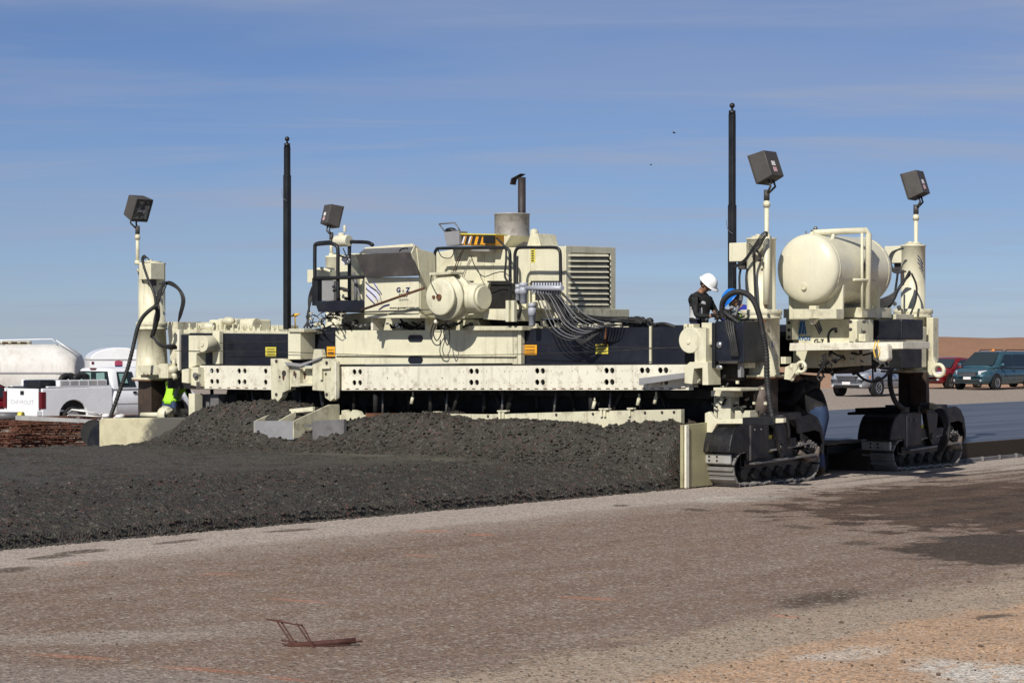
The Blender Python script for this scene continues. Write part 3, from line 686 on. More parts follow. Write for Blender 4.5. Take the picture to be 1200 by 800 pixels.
def column(cx, cy, ztop, post, lamp, box=None, zf=1.66, r=.225, rl=.285, taper=0, zring=2.62):
    """post = (dx, dy, z0, r); lamp = (z, yaw, tilt)"""
    b = B(); b.rev((cx, cy, zring), (cx, cy, ztop), [(0, r+.02), (.0, r), (.97, r), (.975, r+.012), (1, r+.012), (1, 0)]); co = mk('lift_column', b, 'cream', bevel=0)
    b = B(); rb = rl+taper
    b.rev((cx, cy, zf-.06), (cx, cy, zring), [(0, .1), (0, rb+.07), (.035, rb+.07), (.036, rb), (.86, rl), (.861, rl+.03), (.90, rl+.03), (.901, rl+.005), (.93, rl+.04), (1, rl+.04), (1, .1)])
    mk('column_sleeve', b, 'cream_dirty', co, 0)
    b = B(); b.rev((cx, cy, zf-.085), (cx, cy, zf-.062), [(0, .1), (0, rb+.068), (1, rb+.068), (1, .1)]); mk('rusty_flange', b, 'rust', co, 0)
    b = B(); b.box((cx-.19, cy-.19, .95 if cx > -5 else .6), (cx+.19, cy+.19, zf-.04)); mk('column_leg', b, 'strut', co, .015)
    px, py, z0, pr = post
    b = B(); b.cyl((cx+px, cy+py, z0), (cx+px, cy+py, lamp[0]-.48), pr, seg=12); b.cyl((cx+px, cy+py, z0), (cx+px, cy+py, ztop+.05), pr*1.55, seg=12)
    b.cyl((cx+px, cy+py, lamp[0]-.62), (cx+px, cy+py, lamp[0]-.54), pr*1.5, seg=12)
    b.box((cx+px*.6, cy+py-.02, ztop-.18), (cx+px, cy+py+.02, ztop-.12))
    lp = mk('light_mast', b, 'cream', bevel=0); lamp_head((cx+px, cy+py, lamp[0]), lamp[1], lamp[2], lp)
    if box:
        b = B(); b.box(box[0], box[1]); jb = mk('junction_box', b, 'cream', co, .01)
        (a0, a1, a2), (b0, b1, b2) = box; e_ = B(); e_.box(((a0+b0)/2-.05, (a1+b1)/2-.05, min(a2, b2)-.12), ((a0+b0)/2+.08, (a1+b1)/2+.05, min(a2, b2))); mk('cable_gland', e_, 'darksteel', jb, .004)
    cap = B(); cap.cyl((cx, cy, ztop), (cx, cy, ztop+.03), r*.7, seg=20); cap.cyl((cx-.05, cy, ztop+.03), (cx-.05, cy, ztop+.06), .05, seg=10); mk('column_cap', cap, 'cream_dirty', co, 0)
    return co
M['strut'] = paint('leg_steel', (.045, .030, .022), .6, .4, (.09, .06, .04), .6)
NC = (-.65, .95); FCc = (-.85, 6.15)
LCp = F(178, 400, .95); RLp = F(394, 400, 6.15)
for cx, cy, dz_ in ((*NC, 0), (*FCc, 0), (LCp.x, .95, -.34), (RLp.x, 6.15, -.34)): track_unit(cx, cy, dz=dz_)
zs = lambda py, x, y: CAMH+(400-py)*toW(x, y).y/FPX      # height of an image row at a known spot
# yaw is in the paver frame; world yaw = yaw - TH
def wy(deg): return R(deg)+TH
c_near = column(NC[0], NC[1], zs(279, *NC), (.20, -.16, zs(357, *NC), .036), (zs(197, *NC), wy(142), R(20)), ((NC[0]-.52, NC[1]-.12, zs(306, *NC)), (NC[0]-.20, NC[1]+.15, zs(284, *NC))), zf=zs(437, *NC), zring=zs(363, *NC))
c_far = column(FCc[0], FCc[1], zs(287, *FCc), (.03, .05, zs(357, *FCc), .036), (zs(216, *FCc), wy(150), R(18)), ((FCc[0]-.48, FCc[1]-.15, zs(308, *FCc)), (FCc[0]-.10, FCc[1]+.13, zs(288, *FCc))), zf=zs(432, *FCc), zring=zs(362, *FCc), r=.21, rl=.30)
LCt = (LCp.x, .95); RLt = (RLp.x, 6.15)
c_left = column(LCt[0], .95, zs(308, *LCt), (-.28, -.12, zs(310, *LCt), .036), (zs(243, *LCt), wy(-42), R(24)), ((LCt[0]+.02, .60, zs(328, *LCt)), (LCt[0]+.36, .95, zs(309, *LCt))), zf=zs(441, *LCt), zring=zs(377, *LCt), r=.26, rl=.27, taper=.05)
c_rl = column(RLt[0], 6.15, zs(300, *RLt), (.0, -.15, zs(300, *RLt), .036), (zs(253, *RLt), wy(28), R(14)), None, zf=1.62, zring=2.55)
# brown worn ram in the near column leg
b = B(); b.rev(F(892, 490, .62), F(892, 452, .62), [(0, 0), (0, .10), (.8, .10), (.95, .07), (1, 0)], 18); mk('lift_ram', b, 'ram', c_near, 0)
# stripe decals on columns
for base, pts in ((c_left, ((163, 318), (166, 323), (168, 330))),):
    for k in range(3):
        b = B(); b.tube(smoothpath([F(160.5+k*1.3, 317+k*3.0, LCt[1]-.255), F(163+k*1.3, 321+k*3, LCt[1]-.263), F(166+k*1.3, 327+k*2.6, LCt[1]-.262)], 4), .009, 5); mk('stripe_decal', b, 'blackdecal', base, 0)
for k in range(3):
    b = B(); b.tube([F(1075.5, 299+k*4, 5.94), F(1079, 304+k*4, 5.94), F(1081.5, 310+k*4, 5.96)], .009, 5); mk('stripe_decal', b, 'navydecal', c_far, 0)

# --- perforated front beam (real holes cut through the web)
def perforated(name, x0, x1, yt0, yt1, yb0, yb1, pairs, small, y=.20):
    b = fr(B(), [(x0, yt0), (x1, yt1), (x1, yb1), (x0, yb0)], y, y+.022); o = mk(name, b, 'rail', bevel=0)
    c = B()
    def row(px, f): # screen row at fraction f down the beam
        t = (px-x0)/(x1-x0); a = yt0+(yt1-yt0)*t; d_ = yb0+(yb1-yb0)*t; return a+(d_-a)*f
    for px, half in pairs:
        for f in (.22, .68):
            for sgn in ((-1, 1) if not half else (-1,)):
                ctr = F(px+sgn*3.3, row(px, f), y); pts = [ctr+Vector((.046*math.cos(a), -.05, .048*math.sin(a))) for a in [2*PI*i/14 for i in range(14)]]
                c.prism(pts, (0, .15, 0))
    for px, f, r in small:
        ctr = F(px, row(px, f), y); c.prism([ctr+Vector((r*math.cos(a), -.05, r*math.sin(a))) for a in [2*PI*i/8 for i in range(8)]], (0, .15, 0))
    co_ = c.build('cutter', 'rail', PV); md = o.modifiers.new('b', 'BOOLEAN'); md.object = co_; md.operation = 'DIFFERENCE'; md.solver = 'EXACT'
    bpy.context.view_layer.update(); me = bpy.data.meshes.new_from_object(o.evaluated_get(bpy.context.evaluated_depsgraph_get())); o.modifiers.clear(); o.data = me; me.name = name; bpy.data.objects.remove(co_)
    # flanges, inner web and stiffeners
    tl, tr_, br, bl = F(x0, yt0, y), F(x1, yt1, y), F(x1, yb1, y), F(x0, yb0, y); g = B()
    for a, c_, dz in ((tl, tr_, -.03), (bl, br, .03)): g.prism([a+Vector((0, .022, 0)), c_+Vector((0, .022, 0)), c_+Vector((0, .022, dz)), a+Vector((0, .022, dz))], (0, .34, 0))
    g.prism([p+Vector((0, .36, 0)) for p in (tl, tr_, br, bl)], (0, .02, 0)); mk('beam_flange', g, 'underbody', o, 0)
    g = B()
    for px, half in pairs:
        p = F(px, row(px, .5), y+.024); g.box((p.x-.008, y+.024, p.z-.17), (p.x+.008, y+.33, p.z+.17))
    mk('stiffener', g, 'rail', o, 0)
    g = B(); n = int((x1-x0)/10.5)
    for i in range(n):
        px = x0+5+i*10.5; p = F(px, row(px, .93), y); g.box((p.x-.045, y-.006, p.z-.012), (p.x+.03, y-.001, p.z+.004))
    mk('weld_stitches', g, 'rust', o, 0)
    return o
sm1 = [(px, f, .010) for px in range(240, 312, 11) for f in (.24, .70)]
bl_ = perforated('front_beam', 232, 318, 428.2, 428.6, 455.2, 456.6, [(251.5, 0), (283.5, 0), (314.5, 1)], sm1)
sm2 = [(px, f, .010) for px in list(range(398, 415, 8))+[431, 435, 538, 543, 564, 570, 591, 597, 605, 612, 617, 646, 671, 677, 699, 705, 722, 729, 741, 747, 773, 779, 786] for f in (.24, .70)]+[(454, .5, .016), (518, .5, .016), (246, .5, .014)]
br_ = perforated('front_beam', 393, 812, 429.6, 427.0, 457.2, 456.8, [(418.5, 0), (555.5, 0), (632.7, 0), (714, 0), (755.6, 0), (777, 0)], sm2)
# central slide bracket between the beams
b = B(); fr(b, [(317, 420), (331, 420), (338, 426), (338, 457), (331, 460), (330, 465), (326, 470), (318, 470)], .02, .16); mk('slide_bracket', b, 'cream_dirty')
b = B(); fr(b, [(338, 426), (351, 426), (351, 453), (341, 453), (340, 457), (338, 457)], .06, .20); fr(b, (351, 429, 366, 432), .0, .18); fr(b, (351, 449, 366, 452), .0, .18); fr(b, (351, 432, 366, 449), .16, .19)
fr(b, [(366, 420), (368, 409), (376, 409), (378, 418), (366, 427)], .02, .12); mk('slide_bracket', b, 'cream_dirty')
b = B(); fr(b, [(366, 420), (387, 420), (392, 424), (392, 466), (387, 470), (381, 466), (380, 458), (366, 457)], .02, .16); mk('slide_bracket', b, 'cream_dirty')
b = B(); sd(b, [(392, 424), (396, 425), (396, 466), (392, 468)], F(392, 440, .02).x, F(392, 440, .02).x+.03); mk('bracket_edge', b, 'rail')
b = B(); fr(b, (374, 429, 386, 432), -.03, .0); fr(b, (374, 432, 377, 445), -.03, .0); mk('bracket_rib', b, 'cream')
b = B(); 
for px, py, rr in ((333, 437, .05), (324, 462, .03), (383, 462, .03), (383, 425, .03), (324, 423, .03), (328, 441.5, .02), (382, 438, .02)):
    c = F(px, py, .018); b.cyl(c, c+Vector((0, -.012, 0)), rr, seg=12)
mk('pin_head', b, 'darksteel', bevel=0)
for q in ((332, 441), (345, 437), (357, 440)):
    b = B(); c = F(*q, .015 if q[0] != 357 else .155); 
    b.add([c+Vector((random.uniform(.02, .035)*math.cos(a), -.004, random.uniform(.04, .08)*math.sin(a))) for a in [2*PI*i/9 for i in range(9)]], [tuple(range(9))]); mk('rust_patch', b, 'rust', bevel=0)
fpart('trim_hose_tray', [(333, 424), (352, 426), (368, 421), (376, 418), (376, 420), (352, 430), (336, 428)], -.03, .0, 'greysteel')

# --- upper frame panels
fpart('frame_panel', [(210, 392), (222, 392), (222, 434), (210, 434)], .50, 1.2, 'navy')
fpart('edge_strip', (207.5, 386, 210, 434), .45, .52, 'rail')
fpart('frame_panel', [(222, 390), (340, 391), (340, 428), (222, 428)], .52, 1.3, 'navy')
fpart('frame_panel', [(355, 391), (393, 391), (393, 428), (355, 428)], .52, 1.3, 'navy')
fpart('frame_panel', [(612, 385.5), (700, 383), (802, 383.5), (802, 427.0), (612, 428)], .52, 1.3, 'navy')
fpart('frame_post', (249, 388, 257, 426.5), .40, .50, 'cream')
fpart('frame_post', (337.5, 388, 352, 421), .12, .50, 'cream')
fpart('frame_post', (338, 385, 356, 389), .08, .56, 'cream_dirty')
fpart('frame_post', (606.5, 384, 610.5, 428), .40, .50, 'cream')
fpart('frame_post', (600.5, 384, 606, 427), .44, .50, 'cream_dirty')
fpart('frame_strap', (708, 383, 710, 407), .48, .515, 'rust'); fpart('frame_strap', (760.5, 382, 763, 427), .48, .515, 'cream_dirty')
main = fpart('main_panel', [(393, 387), (602, 386.5), (602, 425.5), (393, 427)], .44, .90, 'cream')
fpart('main_panel_flange', [(393, 416.5), (604, 416.5), (604, 418), (393, 415.5)], .40, .44, 'cream_dirty', main, .003)
for yy in (396.5, 421.5):
    b = B(); c0 = F(477+4.5, yy, .438); c1 = F(497-4.5, yy, .438); r_ = .062; pts = [c0+Vector((-r_*math.sin(a), 0, r_*math.cos(a))) for a in [PI*i/8 for i in range(9)]]+[c1+Vector((r_*math.sin(a), 0, -r_*math.cos(a))) for a in [PI*i/8 for i in range(9)]]
    b.prism(pts, (0, -.006, 0)); mk('slot_cover', b, 'navy', main, .002)
# bottom rub strip and shadow gap under the panels
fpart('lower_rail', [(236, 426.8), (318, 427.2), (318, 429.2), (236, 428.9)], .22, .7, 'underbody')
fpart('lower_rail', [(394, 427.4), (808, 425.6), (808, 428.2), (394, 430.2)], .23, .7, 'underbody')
# guide wires along the front
for pa in (((205, 411, .1), (320, 412, .05), (470, 417, .1), (610, 415, .15), (700, 412, .15), (801, 406.5, .12)), ((257, 402, .2), (338, 400, .2)), ((612, 403, .2), (700, 406.5, .2), (800, 408, .2))):
    b = B(); b.tube([F(*p) for p in pa], .006, 5); mk('guide_wire', b, 'rubber', bevel=0)
# stickers with printed lines
def sticker(rc, y, mat, lines, parent=None):
    s_ = fpart('warning_sticker', rc, y-.006, y, mat, parent, 0); x0, y0, x1, y1 = rc
    b = B()
    for k, (a, w_) in enumerate(lines):
        yy = y0+(y1-y0)*a; b.prism([F(x0+(x1-x0)*.14, yy, y-.009), F(x1-(x1-x0)*.14, yy, y-.009), F(x1-(x1-x0)*.14, yy+w_, y-.009), F(x0+(x1-x0)*.14, yy+w_, y-.009)], (0, .002, 0))
    mk('sticker_print', b, 'blackdecal' if mat == 'yellow' else 'rust', s_, 0)
sticker((311, 406.5, 323.5, 417.5), .51, 'yellow', ((.2, .9), (.45, 1.2), (.72, .8)))
sticker((383, 406, 392.5, 417.5), .51, 'amber', ((.3, .8), (.55, 1.5), (.78, .8)))
sticker((613, 404, 629, 415.5), .51, 'amber', ((.16, .8), (.45, .9), (.62, .9), (.8, .6)))
sticker((698, 403, 712.5, 414.5), .51, 'yellow', ((.14, 1.4), (.5, 1.0), (.75, .9)))
# scratches on the dark panels
b = B()
for k in range(16):
    px = random.choice((random.uniform(262, 330), random.uniform(640, 790))); py = random.uniform(394, 424); l_ = random.uniform(4, 14); y = .516
    b.prism([F(px, py, y), F(px+l_, py-random.uniform(0, 3), y), F(px+l_, py+.25, y), F(px, py+.4, y)], (0, .002, 0))


# --- left end bracket
b = B(); fr(b, [(221, 393), (238, 393), (241, 398), (241, 408), (238, 412), (230, 414), (230, 428), (221, 431)], .10, .34); mk('end_bracket', b, 'cream')
b = B(); c = F(237, 403, .08); b.cyl(c, c+Vector((0, .25, 0)), .15, seg=24); b.cyl(c+Vector((0, -.02, 0)), c, .05, seg=12); mk('sheave', b, 'cream_dirty', bevel=.008)
b = B(); fr(b, [(213, 433), (221, 431.5), (221, 449), (213, 448)], -.02, .2); fr(b, [(222, 430), (232, 430), (233, 453), (223, 451)], .05, .22); mk('end_bracket', b, 'cream')
b = B(); c = F(228, 440, .0); b.cyl(c, c+Vector((0, .1, 0)), .055, seg=14); c = F(228, 440, -.04); b.cyl(c, c+Vector((0, .06, 0)), .025, seg=10); b.box(F(230, 447, -.02), F(234, 456, .06)); mk('pivot_pin', b, 'steel', bevel=0)
fpart('end_bracket', [(186, 426), (196.5, 426), (197, 443), (186, 443)], .3, .7, 'cream_dirty')
fpart('support_post', (221, 461, 228, 489), .1, .3, 'cream'); fpart('support_post', (229, 462, 256, 488), .42, .9, 'splat')
b = B(); b.blob(F(203, 433, .4), .10, (1, 1, .9)); b.cyl(F(203, 436, .4), F(206, 444, .4), .05, seg=10); b.cyl(F(204, 420, .45), F(204, 431, .45), .04, seg=10); mk('valve', b, 'cream_dirty', bevel=0)
# cream crosspiece behind the left column
fpart('cross_frame', [(196, 377), (208, 377), (208, 430), (200, 430)], .9, 2.2, 'cream_dirty')
fpart('rear_rail', [(238, 380), (337, 381), (337, 387), (238, 386)], 2.5, 2.8, 'cream_dirty')
# valve bank, motor covers along the top left
for x0, x1, y0, d_ in ((229, 244, 378, .7), (244, 258, 374.5, .9), (254, 276, 373.2, 1.2), (280, 296, 374, .9)):
    b = B(); p = F(x0, y0, d_); q = F(x1, 390, d_); b.box((p.x, d_, q.z), (q.x, d_+.5, p.z)); mk('valve_cover', b, 'cream', bevel=.04, seg=3)
b = B(); p = F(288, 381, .75); b.cyl(p, p+Vector((.3, 0, 0)), .13, seg=18); p = F(236, 383, .6); b.cyl(p, p+Vector((.25, .1, 0)), .09, seg=16); p = F(268, 376, 1.); b.blob(p, .10, (1.6, 1, .8)); mk('hydraulic_motor', b, 'cream_dirty', bevel=.01)
b = B()
for k in range(16):
    px = 222+k*7+random.uniform(-2, 2); p = F(px, 386+random.uniform(-1, 2), .62); b.cyl(p, p+Vector((random.uniform(-.05, .05), 0, random.uniform(.05, .13))), .02, seg=8); b.box(p-Vector((.04, .03, .04)), p+Vector((.04, .03, .02)))
mk('fitting', b, 'cream_dirty', bevel=.004)
fpart('top_ledge', [(215, 386), (337, 388), (337, 391.5), (215, 391)], .55, 1.4, 'cream_dirty')

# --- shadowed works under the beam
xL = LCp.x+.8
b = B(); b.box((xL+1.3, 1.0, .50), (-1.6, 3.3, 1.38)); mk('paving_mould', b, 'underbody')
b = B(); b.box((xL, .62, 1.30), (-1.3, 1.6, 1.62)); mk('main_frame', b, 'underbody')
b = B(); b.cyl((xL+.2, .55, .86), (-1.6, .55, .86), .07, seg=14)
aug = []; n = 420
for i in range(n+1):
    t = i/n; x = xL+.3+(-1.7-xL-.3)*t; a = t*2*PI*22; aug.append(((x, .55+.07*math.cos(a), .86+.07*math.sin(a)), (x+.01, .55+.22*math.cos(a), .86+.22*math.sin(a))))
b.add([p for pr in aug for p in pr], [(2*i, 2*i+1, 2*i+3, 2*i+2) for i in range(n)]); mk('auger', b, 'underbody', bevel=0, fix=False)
b = B()
for k in range(26):
    px = 250+k*21+random.uniform(-6, 6); lean = random.uniform(-14, 14) if k % 3 else 0; yy = random.uniform(.30, .8)
    b.tube([F(px, 456, yy), F(px+lean, 486, yy)], random.uniform(.02, .05), 8)
mk('strut', b, 'underbody', bevel=0)
for k in range(7):
    px = 300+k*70+random.uniform(-15, 15); b = B(); b.tube([F(px, 458, .55), F(px+random.uniform(-4, 4), 484, .5)], .022, 8); mk('ram_rod', b, 'steel', bevel=0)
for px, yy in ((749, 470), (697, 474), (769, 468), (484, 468)):
    b = B(); b.cyl(F(px, yy-4, .38), F(px-2, yy+5, .36), .03, seg=10); b.cyl(F(px, yy-9, .38), F(px, yy-4, .38), .016, seg=8); mk('ram_rod', b, 'cream_dirty', bevel=0)
b = B(); c = F(348, 458, .36); 
fr(b, (342, 454, 352, 487), .36, .52); mk('drive_leg', b, 'navy')
# screed face behind the heap
b = B(); fr(b, [(463, 484.5), (524, 484.8), (570, 485.2), (600, 484.5), (700, 481.5), (798, 479.5), (798, 508), (463, 508)], .16, .26); sc = mk('screed_plate', b, 'cream_dirty')
fpart('screed_plate', [(428, 484), (463, 484), (463, 508), (428, 508)], .17, .27, 'rust', sc)
fpart('screed_plate', [(400, 481), (404, 480), (410, 484), (413, 480), (420, 482), (423, 487), (428, 486), (428, 508), (400, 508)], .15, .25, 'cream_dirty', sc)
fpart('screed_plate', [(262, 476.5), (300, 475.5), (300, 495), (262, 495)], .3, .4, 'cream_dirty', sc)
fpart('screed_plate', [(374, 480), (385, 479), (386, 484), (392, 486), (400, 486), (400, 505), (374, 505)], .2, .3, 'cream_dirty', sc)
b = B()
for px in (511, 586, 709, 738, 590, 705):
    yb_ = 485-(px-520)*.02 if px > 520 else 485; fr(b, (px-2.2, yb_-2.5, px+.2, yb_+7), .12, .16); fr(b, (px-3.5, yb_-3, px+3.5, yb_-1.2), .11, .2)
mk('hinge', b, 'cream', sc, .003)
b = B(); bolts(b, [(x, 488.5-(x-520)*.022) for x in (473, 538, 572, 652, 695, 756, 776, 790)], .155, .022); mk('bolt', b, 'darksteel', sc, 0)
# strike-off plough with its two blades
b = B(); fr(b, [(297, 493), (344, 493), (344, 515), (297, 515)], -.95, -.90); pl = mk('plough_blade', b, 'greysteel', bevel=.004)
p0 = F(344, 493, -.95)
for px, w_ in ((298, 0), (343, 0)):
    p = F(px, 493, -.95); b = B(); b.prism([p, p+Vector((0, .88, 0))+Vector((0, 0, .26)), p+Vector((0, 1.15, .26)), p+Vector((0, 1.15, -.30)), p+Vector((0, 0, -.30))], (.025, 0, 0)); mk('plough_cheek', b, 'cream_dirty', pl)
p = F(320, 493, -.95); b = B(); b.prism([p+Vector((0, .06, -.02)), p+Vector((0, .55, .16)), p+Vector((0, .55, -.2)), p+Vector((0, .06, -.2))], (.02, 0, 0)); b.prism([p+Vector((-.35, .55, .10)), p+Vector((.42, .55, .16)), p+Vector((.42, .55, .24)), p+Vector((-.35, .55, .17))], (0, .06, 0)); mk('plough_brace', b, 'cream', pl)
b = B(); fr(b, [(366, 493), (403, 491), (403, 515), (366, 516)], -.85, -.78); fr(b, (357, 497, 366, 500), -.8, -.72); mk('plough_blade', b, 'splat', pl, .004)

# --- generator box with the open steel hood
fpart('generator_stand', [(400, 368), (427, 366), (490, 371), (560, 374), (566, 387), (400, 387)], 1.0, 3.6, 'cream_dirty')
gb = fpart('generator_box', (427, 325, 490.5, 367.5), .0, .9, 'cream', bevel=.012)
fpart('box_lip', (427, 369, 492, 372.5), -.02, .9, 'cream', gb); fpart('box_foot', (434.5, 372.5, 437, 387), .05, .3, 'rail', gb); fpart('box_foot', (498, 372.5, 501, 387), .35, .6, 'rail', gb)
x_ = F(490.5, 340, .0).x
b = B(); sd(b, [(491, 326), (487, 291), (506, 296), (509, 300), (509, 366), (491, 370)], x_-.02, x_+.01); mk('side_panel', b, 'cream', gb)
b = B(); fr(b, [(416, 298), (481, 295.5), (490.5, 323), (428, 325.5)], -.12, -.08); hd = mk('steel_hood', b, 'darksteel', gb)
b = B(); fr(b, [(427, 290), (483, 285.5), (484, 289.5), (427, 294)], .15, .2); mk('hood_lid', b, 'cream', hd)
b = B(); fr(b, [(420, 297), (427, 291.5), (483, 289), (481, 297)], .05, .10); mk('hood_lining', b, 'hosegrey', hd)
b = B(); ftube(b, [(468, 294.5, -.13), (470, 292, -.13), (477, 290.5, -.13), (478, 292, -.13)], .012); mk('hood_handle', b, 'black', hd, 0)
b = B(); xx_ = F(484, 300, -.1).x; b.prism([S(481, 296, xx_), S(485, 287, xx_), S(503, 300, xx_), S(506, 315, xx_), S(493, 330, xx_)], (.03, 0, 0)); mk('hood_cheek', b, 'cream_dirty', hd)
# logo and lettering
y_ = -.004
for pts in (((428.5, 330.5), (434, 336), (441, 340.5), (445.5, 346), (447, 353.5)), ((429, 338), (436, 344), (441, 349), (443, 354)), ((429, 345.5), (434, 351), (440, 357)), ((438, 331.5), (441, 336), (445, 341.5), (447.5, 345))):
    b = B(); n = len(pts)
    for (a, c_) in zip(pts, pts[1:]):
        b.prism([F(a[0], a[1]-.8, y_), F(c_[0], c_[1]-.8, y_), F(c_[0], c_[1]+.8, y_), F(a[0], a[1]+.8, y_)], (0, -.004, 0))
    mk('wave_decal', b, 'navydecal', gb, 0)
for a in (((430, 333), (441, 343), (445, 351), (442, 351), (430, 340)), ((430, 342), (438, 349), (440, 354), (430, 347)), ((437, 331.5), (440, 331.5), (446.5, 345), (443, 342))):
    b = B(); b.prism([F(p[0], p[1], -.001) for p in a], (0, -.002, 0)); mk('wave_decal', b, 'ltblue', gb, 0)
b = B(); b.prism([F(443.5, 362.5, y_), F(450, 357.5, y_), F(456, 356, y_), F(457, 357.5, y_), F(450, 359.5, y_), F(444, 363.5, y_)], (0, -.004, 0)); mk('wave_decal', b, 'navydecal', gb, 0)
def fl(txt, px, py, hpx, y, mat, parent, bold=.0, sx=1.): textmesh(txt, hpx/.72*toW(0, 0, 0).y/FPX*1.12, mat, 'lettering', parent, F(px, py, y-.003), (1, 0, 0), (0, 0, 1), .002, bold, sx)
fl('G', 467, 340, 5.6, 0, 'navydecal', gb, .006, 1.15); fl('&', 472.6, 341.6, 3.2, 0, 'navydecal', gb, .003, 1.1); fl('Z', 478, 340, 5.6, 0, 'navydecal', gb, .006, 1.15)
fl('S850', 472.5, 346.3, 4.0, 0, 'blackdecal', gb, .001, 1.3); fl('QUADRA', 473, 351.2, 2.3, 0, 'hosegrey', gb, .0, 1.2); fl('www.guntert.com', 471, 360.5, 2.9, 0, 'blackdecal', gb, .001, 1.35)
# tie rod crossing the box
b = B(); b.tube([F(424, 363, -.2), F(497, 337.5, -.35)], .022, 8); mk('tie_rod', b, 'rust', gb, 0)
b = B(); b.tube([F(427, 365, -.02), F(560, 361, -.01)], .007, 5); mk('wire', b, 'rubber', gb, 0)

# --- hose reel / winch
wc = F(515, 348, -.32)
b = B(); b.rev(wc, wc+Vector((0, .62, 0)), [(0, 0), (0, .28), (.02, .31), (.05, .31), (.06, .28), (.20, .28), (.21, .38), (.28, .385), (.29, .34), (.55, .34), (.56, .385), (.63, .385), (.64, .30), (1, .30)], 40); wi = mk('hose_reel', b, 'cream', bevel=0)
b = B(); b.cyl(wc+Vector((0, -.03, 0)), wc, .05, seg=14); b.cyl(wc+Vector((-.12, -.02, 0)), wc+Vector((-.12, 0, 0)), .03, seg=10); mk('reel_hub', b, 'rust', wi, 0)
b = B(); p = F(540, 349, .0); b.cyl(p+Vector((-.2, .1, 0)), p+Vector((.38, .1, 0)), .235, seg=28); b.cyl(p+Vector((.38, .1, 0)), p+Vector((.43, .1, 0)), .20, seg=28); mk('reel_motor', b, 'cream', wi, .015)
b = B(); fr(b, [(503, 319.5), (528, 318), (528, 321), (503, 323)], -.25, .1); fr(b, (508, 322, 511, 334), .0, .1); mk('reel_bracket', b, 'cream_dirty', wi)
hose([(506, 322, -.27), (505, 330, -.3), (509, 340, -.36), (513, 346, -.36)], .009, parent=wi)
for k, pts in enumerate((((511, 374, .1), (506, 384, .1), (505, 394, .1), (509, 403, .1), (515, 404, .1), (516, 398, .1)), ((513, 374, .1), (508, 390, .1), (512, 399, .1), (517, 390, .1), (515, 380, .1)), ((525, 374, .1), (520, 388, .1), (524, 404, .1), (527, 396, .1), (526, 384, .1)), ((511, 362, .1), (511, 380, .1)))):
    hose(pts, .010, parent=wi)
b = B(); b.blob(F(511, 377, .1), .04); mk('ball_tap', b, 'rail', wi, 0)

# --- engine housing
hz0 = .95
yE = S(718.5, 330, F(662, 330, hz0).x).y
eh = fpart('engine_housing', [(497, 298), (535, 291.5), (662, 288.5), (662, 373), (497, 373)], hz0, yE, 'cream', bevel=.015)
b = B()
for px in (534, 567, 578, 621.5): fr(b, (px-.35, 292, px+.35, 331), hz0-.012, hz0-.001)
fr(b, (500, 331, 659, 332.2), hz0-.015, hz0-.001); mk('panel_seam', b, 'cream_dirty', eh, 0)
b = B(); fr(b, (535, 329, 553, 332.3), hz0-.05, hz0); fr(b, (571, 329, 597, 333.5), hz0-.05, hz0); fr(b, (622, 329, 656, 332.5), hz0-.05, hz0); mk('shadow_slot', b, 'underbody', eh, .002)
b = B(); fr(b, (621.3, 292, 627.0, 307.5), hz0-.005, hz0-.001); mk('caution_strip', b, 'yellow', eh, 0)
b = B()
for k in range(5): fr(b, (622.6, 293.5+k*2.8, 625.6, 295+k*2.8), hz0-.008, hz0-.006)
mk('caution_print', b, 'blackdecal', eh, 0)
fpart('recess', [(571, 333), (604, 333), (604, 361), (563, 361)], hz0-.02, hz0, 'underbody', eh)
fpart('diagonal_panel', [(540, 331), (573, 331), (564, 362), (540, 362)], hz0-.10, hz0-.02, 'cream', eh)
fpart('lower_ledge', [(566, 362), (603, 362), (603, 376), (566, 374)], .25, 1.0, 'cream'); 
for px in (595, 601.5): 
    b = B(); p = F(px, 377, .2); q = F(px, 352, .2); b.box((p.x-.032, .18, p.z), (p.x+.032, .26, q.z)); mk('post', b, 'cream', bevel=.006)
fpart('deck_edge', [(549, 382), (612, 382), (612, 387), (549, 387)], .3, .9, 'cream_dirty')
fpart('lower_housing', [(624, 352), (640, 352), (640, 363), (618, 363)], .7, .95, 'cream'); fpart('lower_housing', [(627, 340), (648, 338), (648, 352), (627, 352)], .75, .95, 'underbody')
fpart('sub_frame', [(500, 374), (655, 374), (655, 387), (500, 387)], 1.3, 3.4, 'underbody')
# radiator louvres on the right end
xr = F(662, 330, hz0).x; x2 = xr+.035
b = B(); L0, L1 = 661.5, 719.5
for pts in (((L0, 288), (L1, 290), (L1, 297), (L0, 295.5)), ((L0, 295.5), (667.5, 295.5), (667.5, 361), (L0, 362)), ((714, 297), (L1, 297), (L1, 361), (714, 361)), ((L0, 360), (L1, 359.5), (L1, 362.5), (L0, 363))):
    sd(b, pts, xr+.002, x2)
lf = mk('radiator_frame', b, 'cream', eh, .004)
for k in range(10):
    y0 = 298.0+k*6.35; b = B(); p = S(667.5, y0, xr+.062); q = S(714, y0+.3, xr+.062)
    b.prism([p, q, q+Vector((-.012, 0, .012)), p+Vector((-.012, 0, .012))], (0, 0, 0.0001)) if False else None
    b.add([p+Vector((0, 0, -.03)), q+Vector((0, 0, -.03)), q+Vector((-.055, 0, .028)), p+Vector((-.055, 0, .028)), p+Vector((-.003, 0, -.040)), q+Vector((-.003, 0, -.040)), q+Vector((-.060, 0, .018)), p+Vector((-.060, 0, .018))], [(0,1,2,3),(4,7,6,5),(0,4,5,1),(3,2,6,7),(0,3,7,4),(1,5,6,2)])
    mk('louvre', b, 'cream', lf, 0)
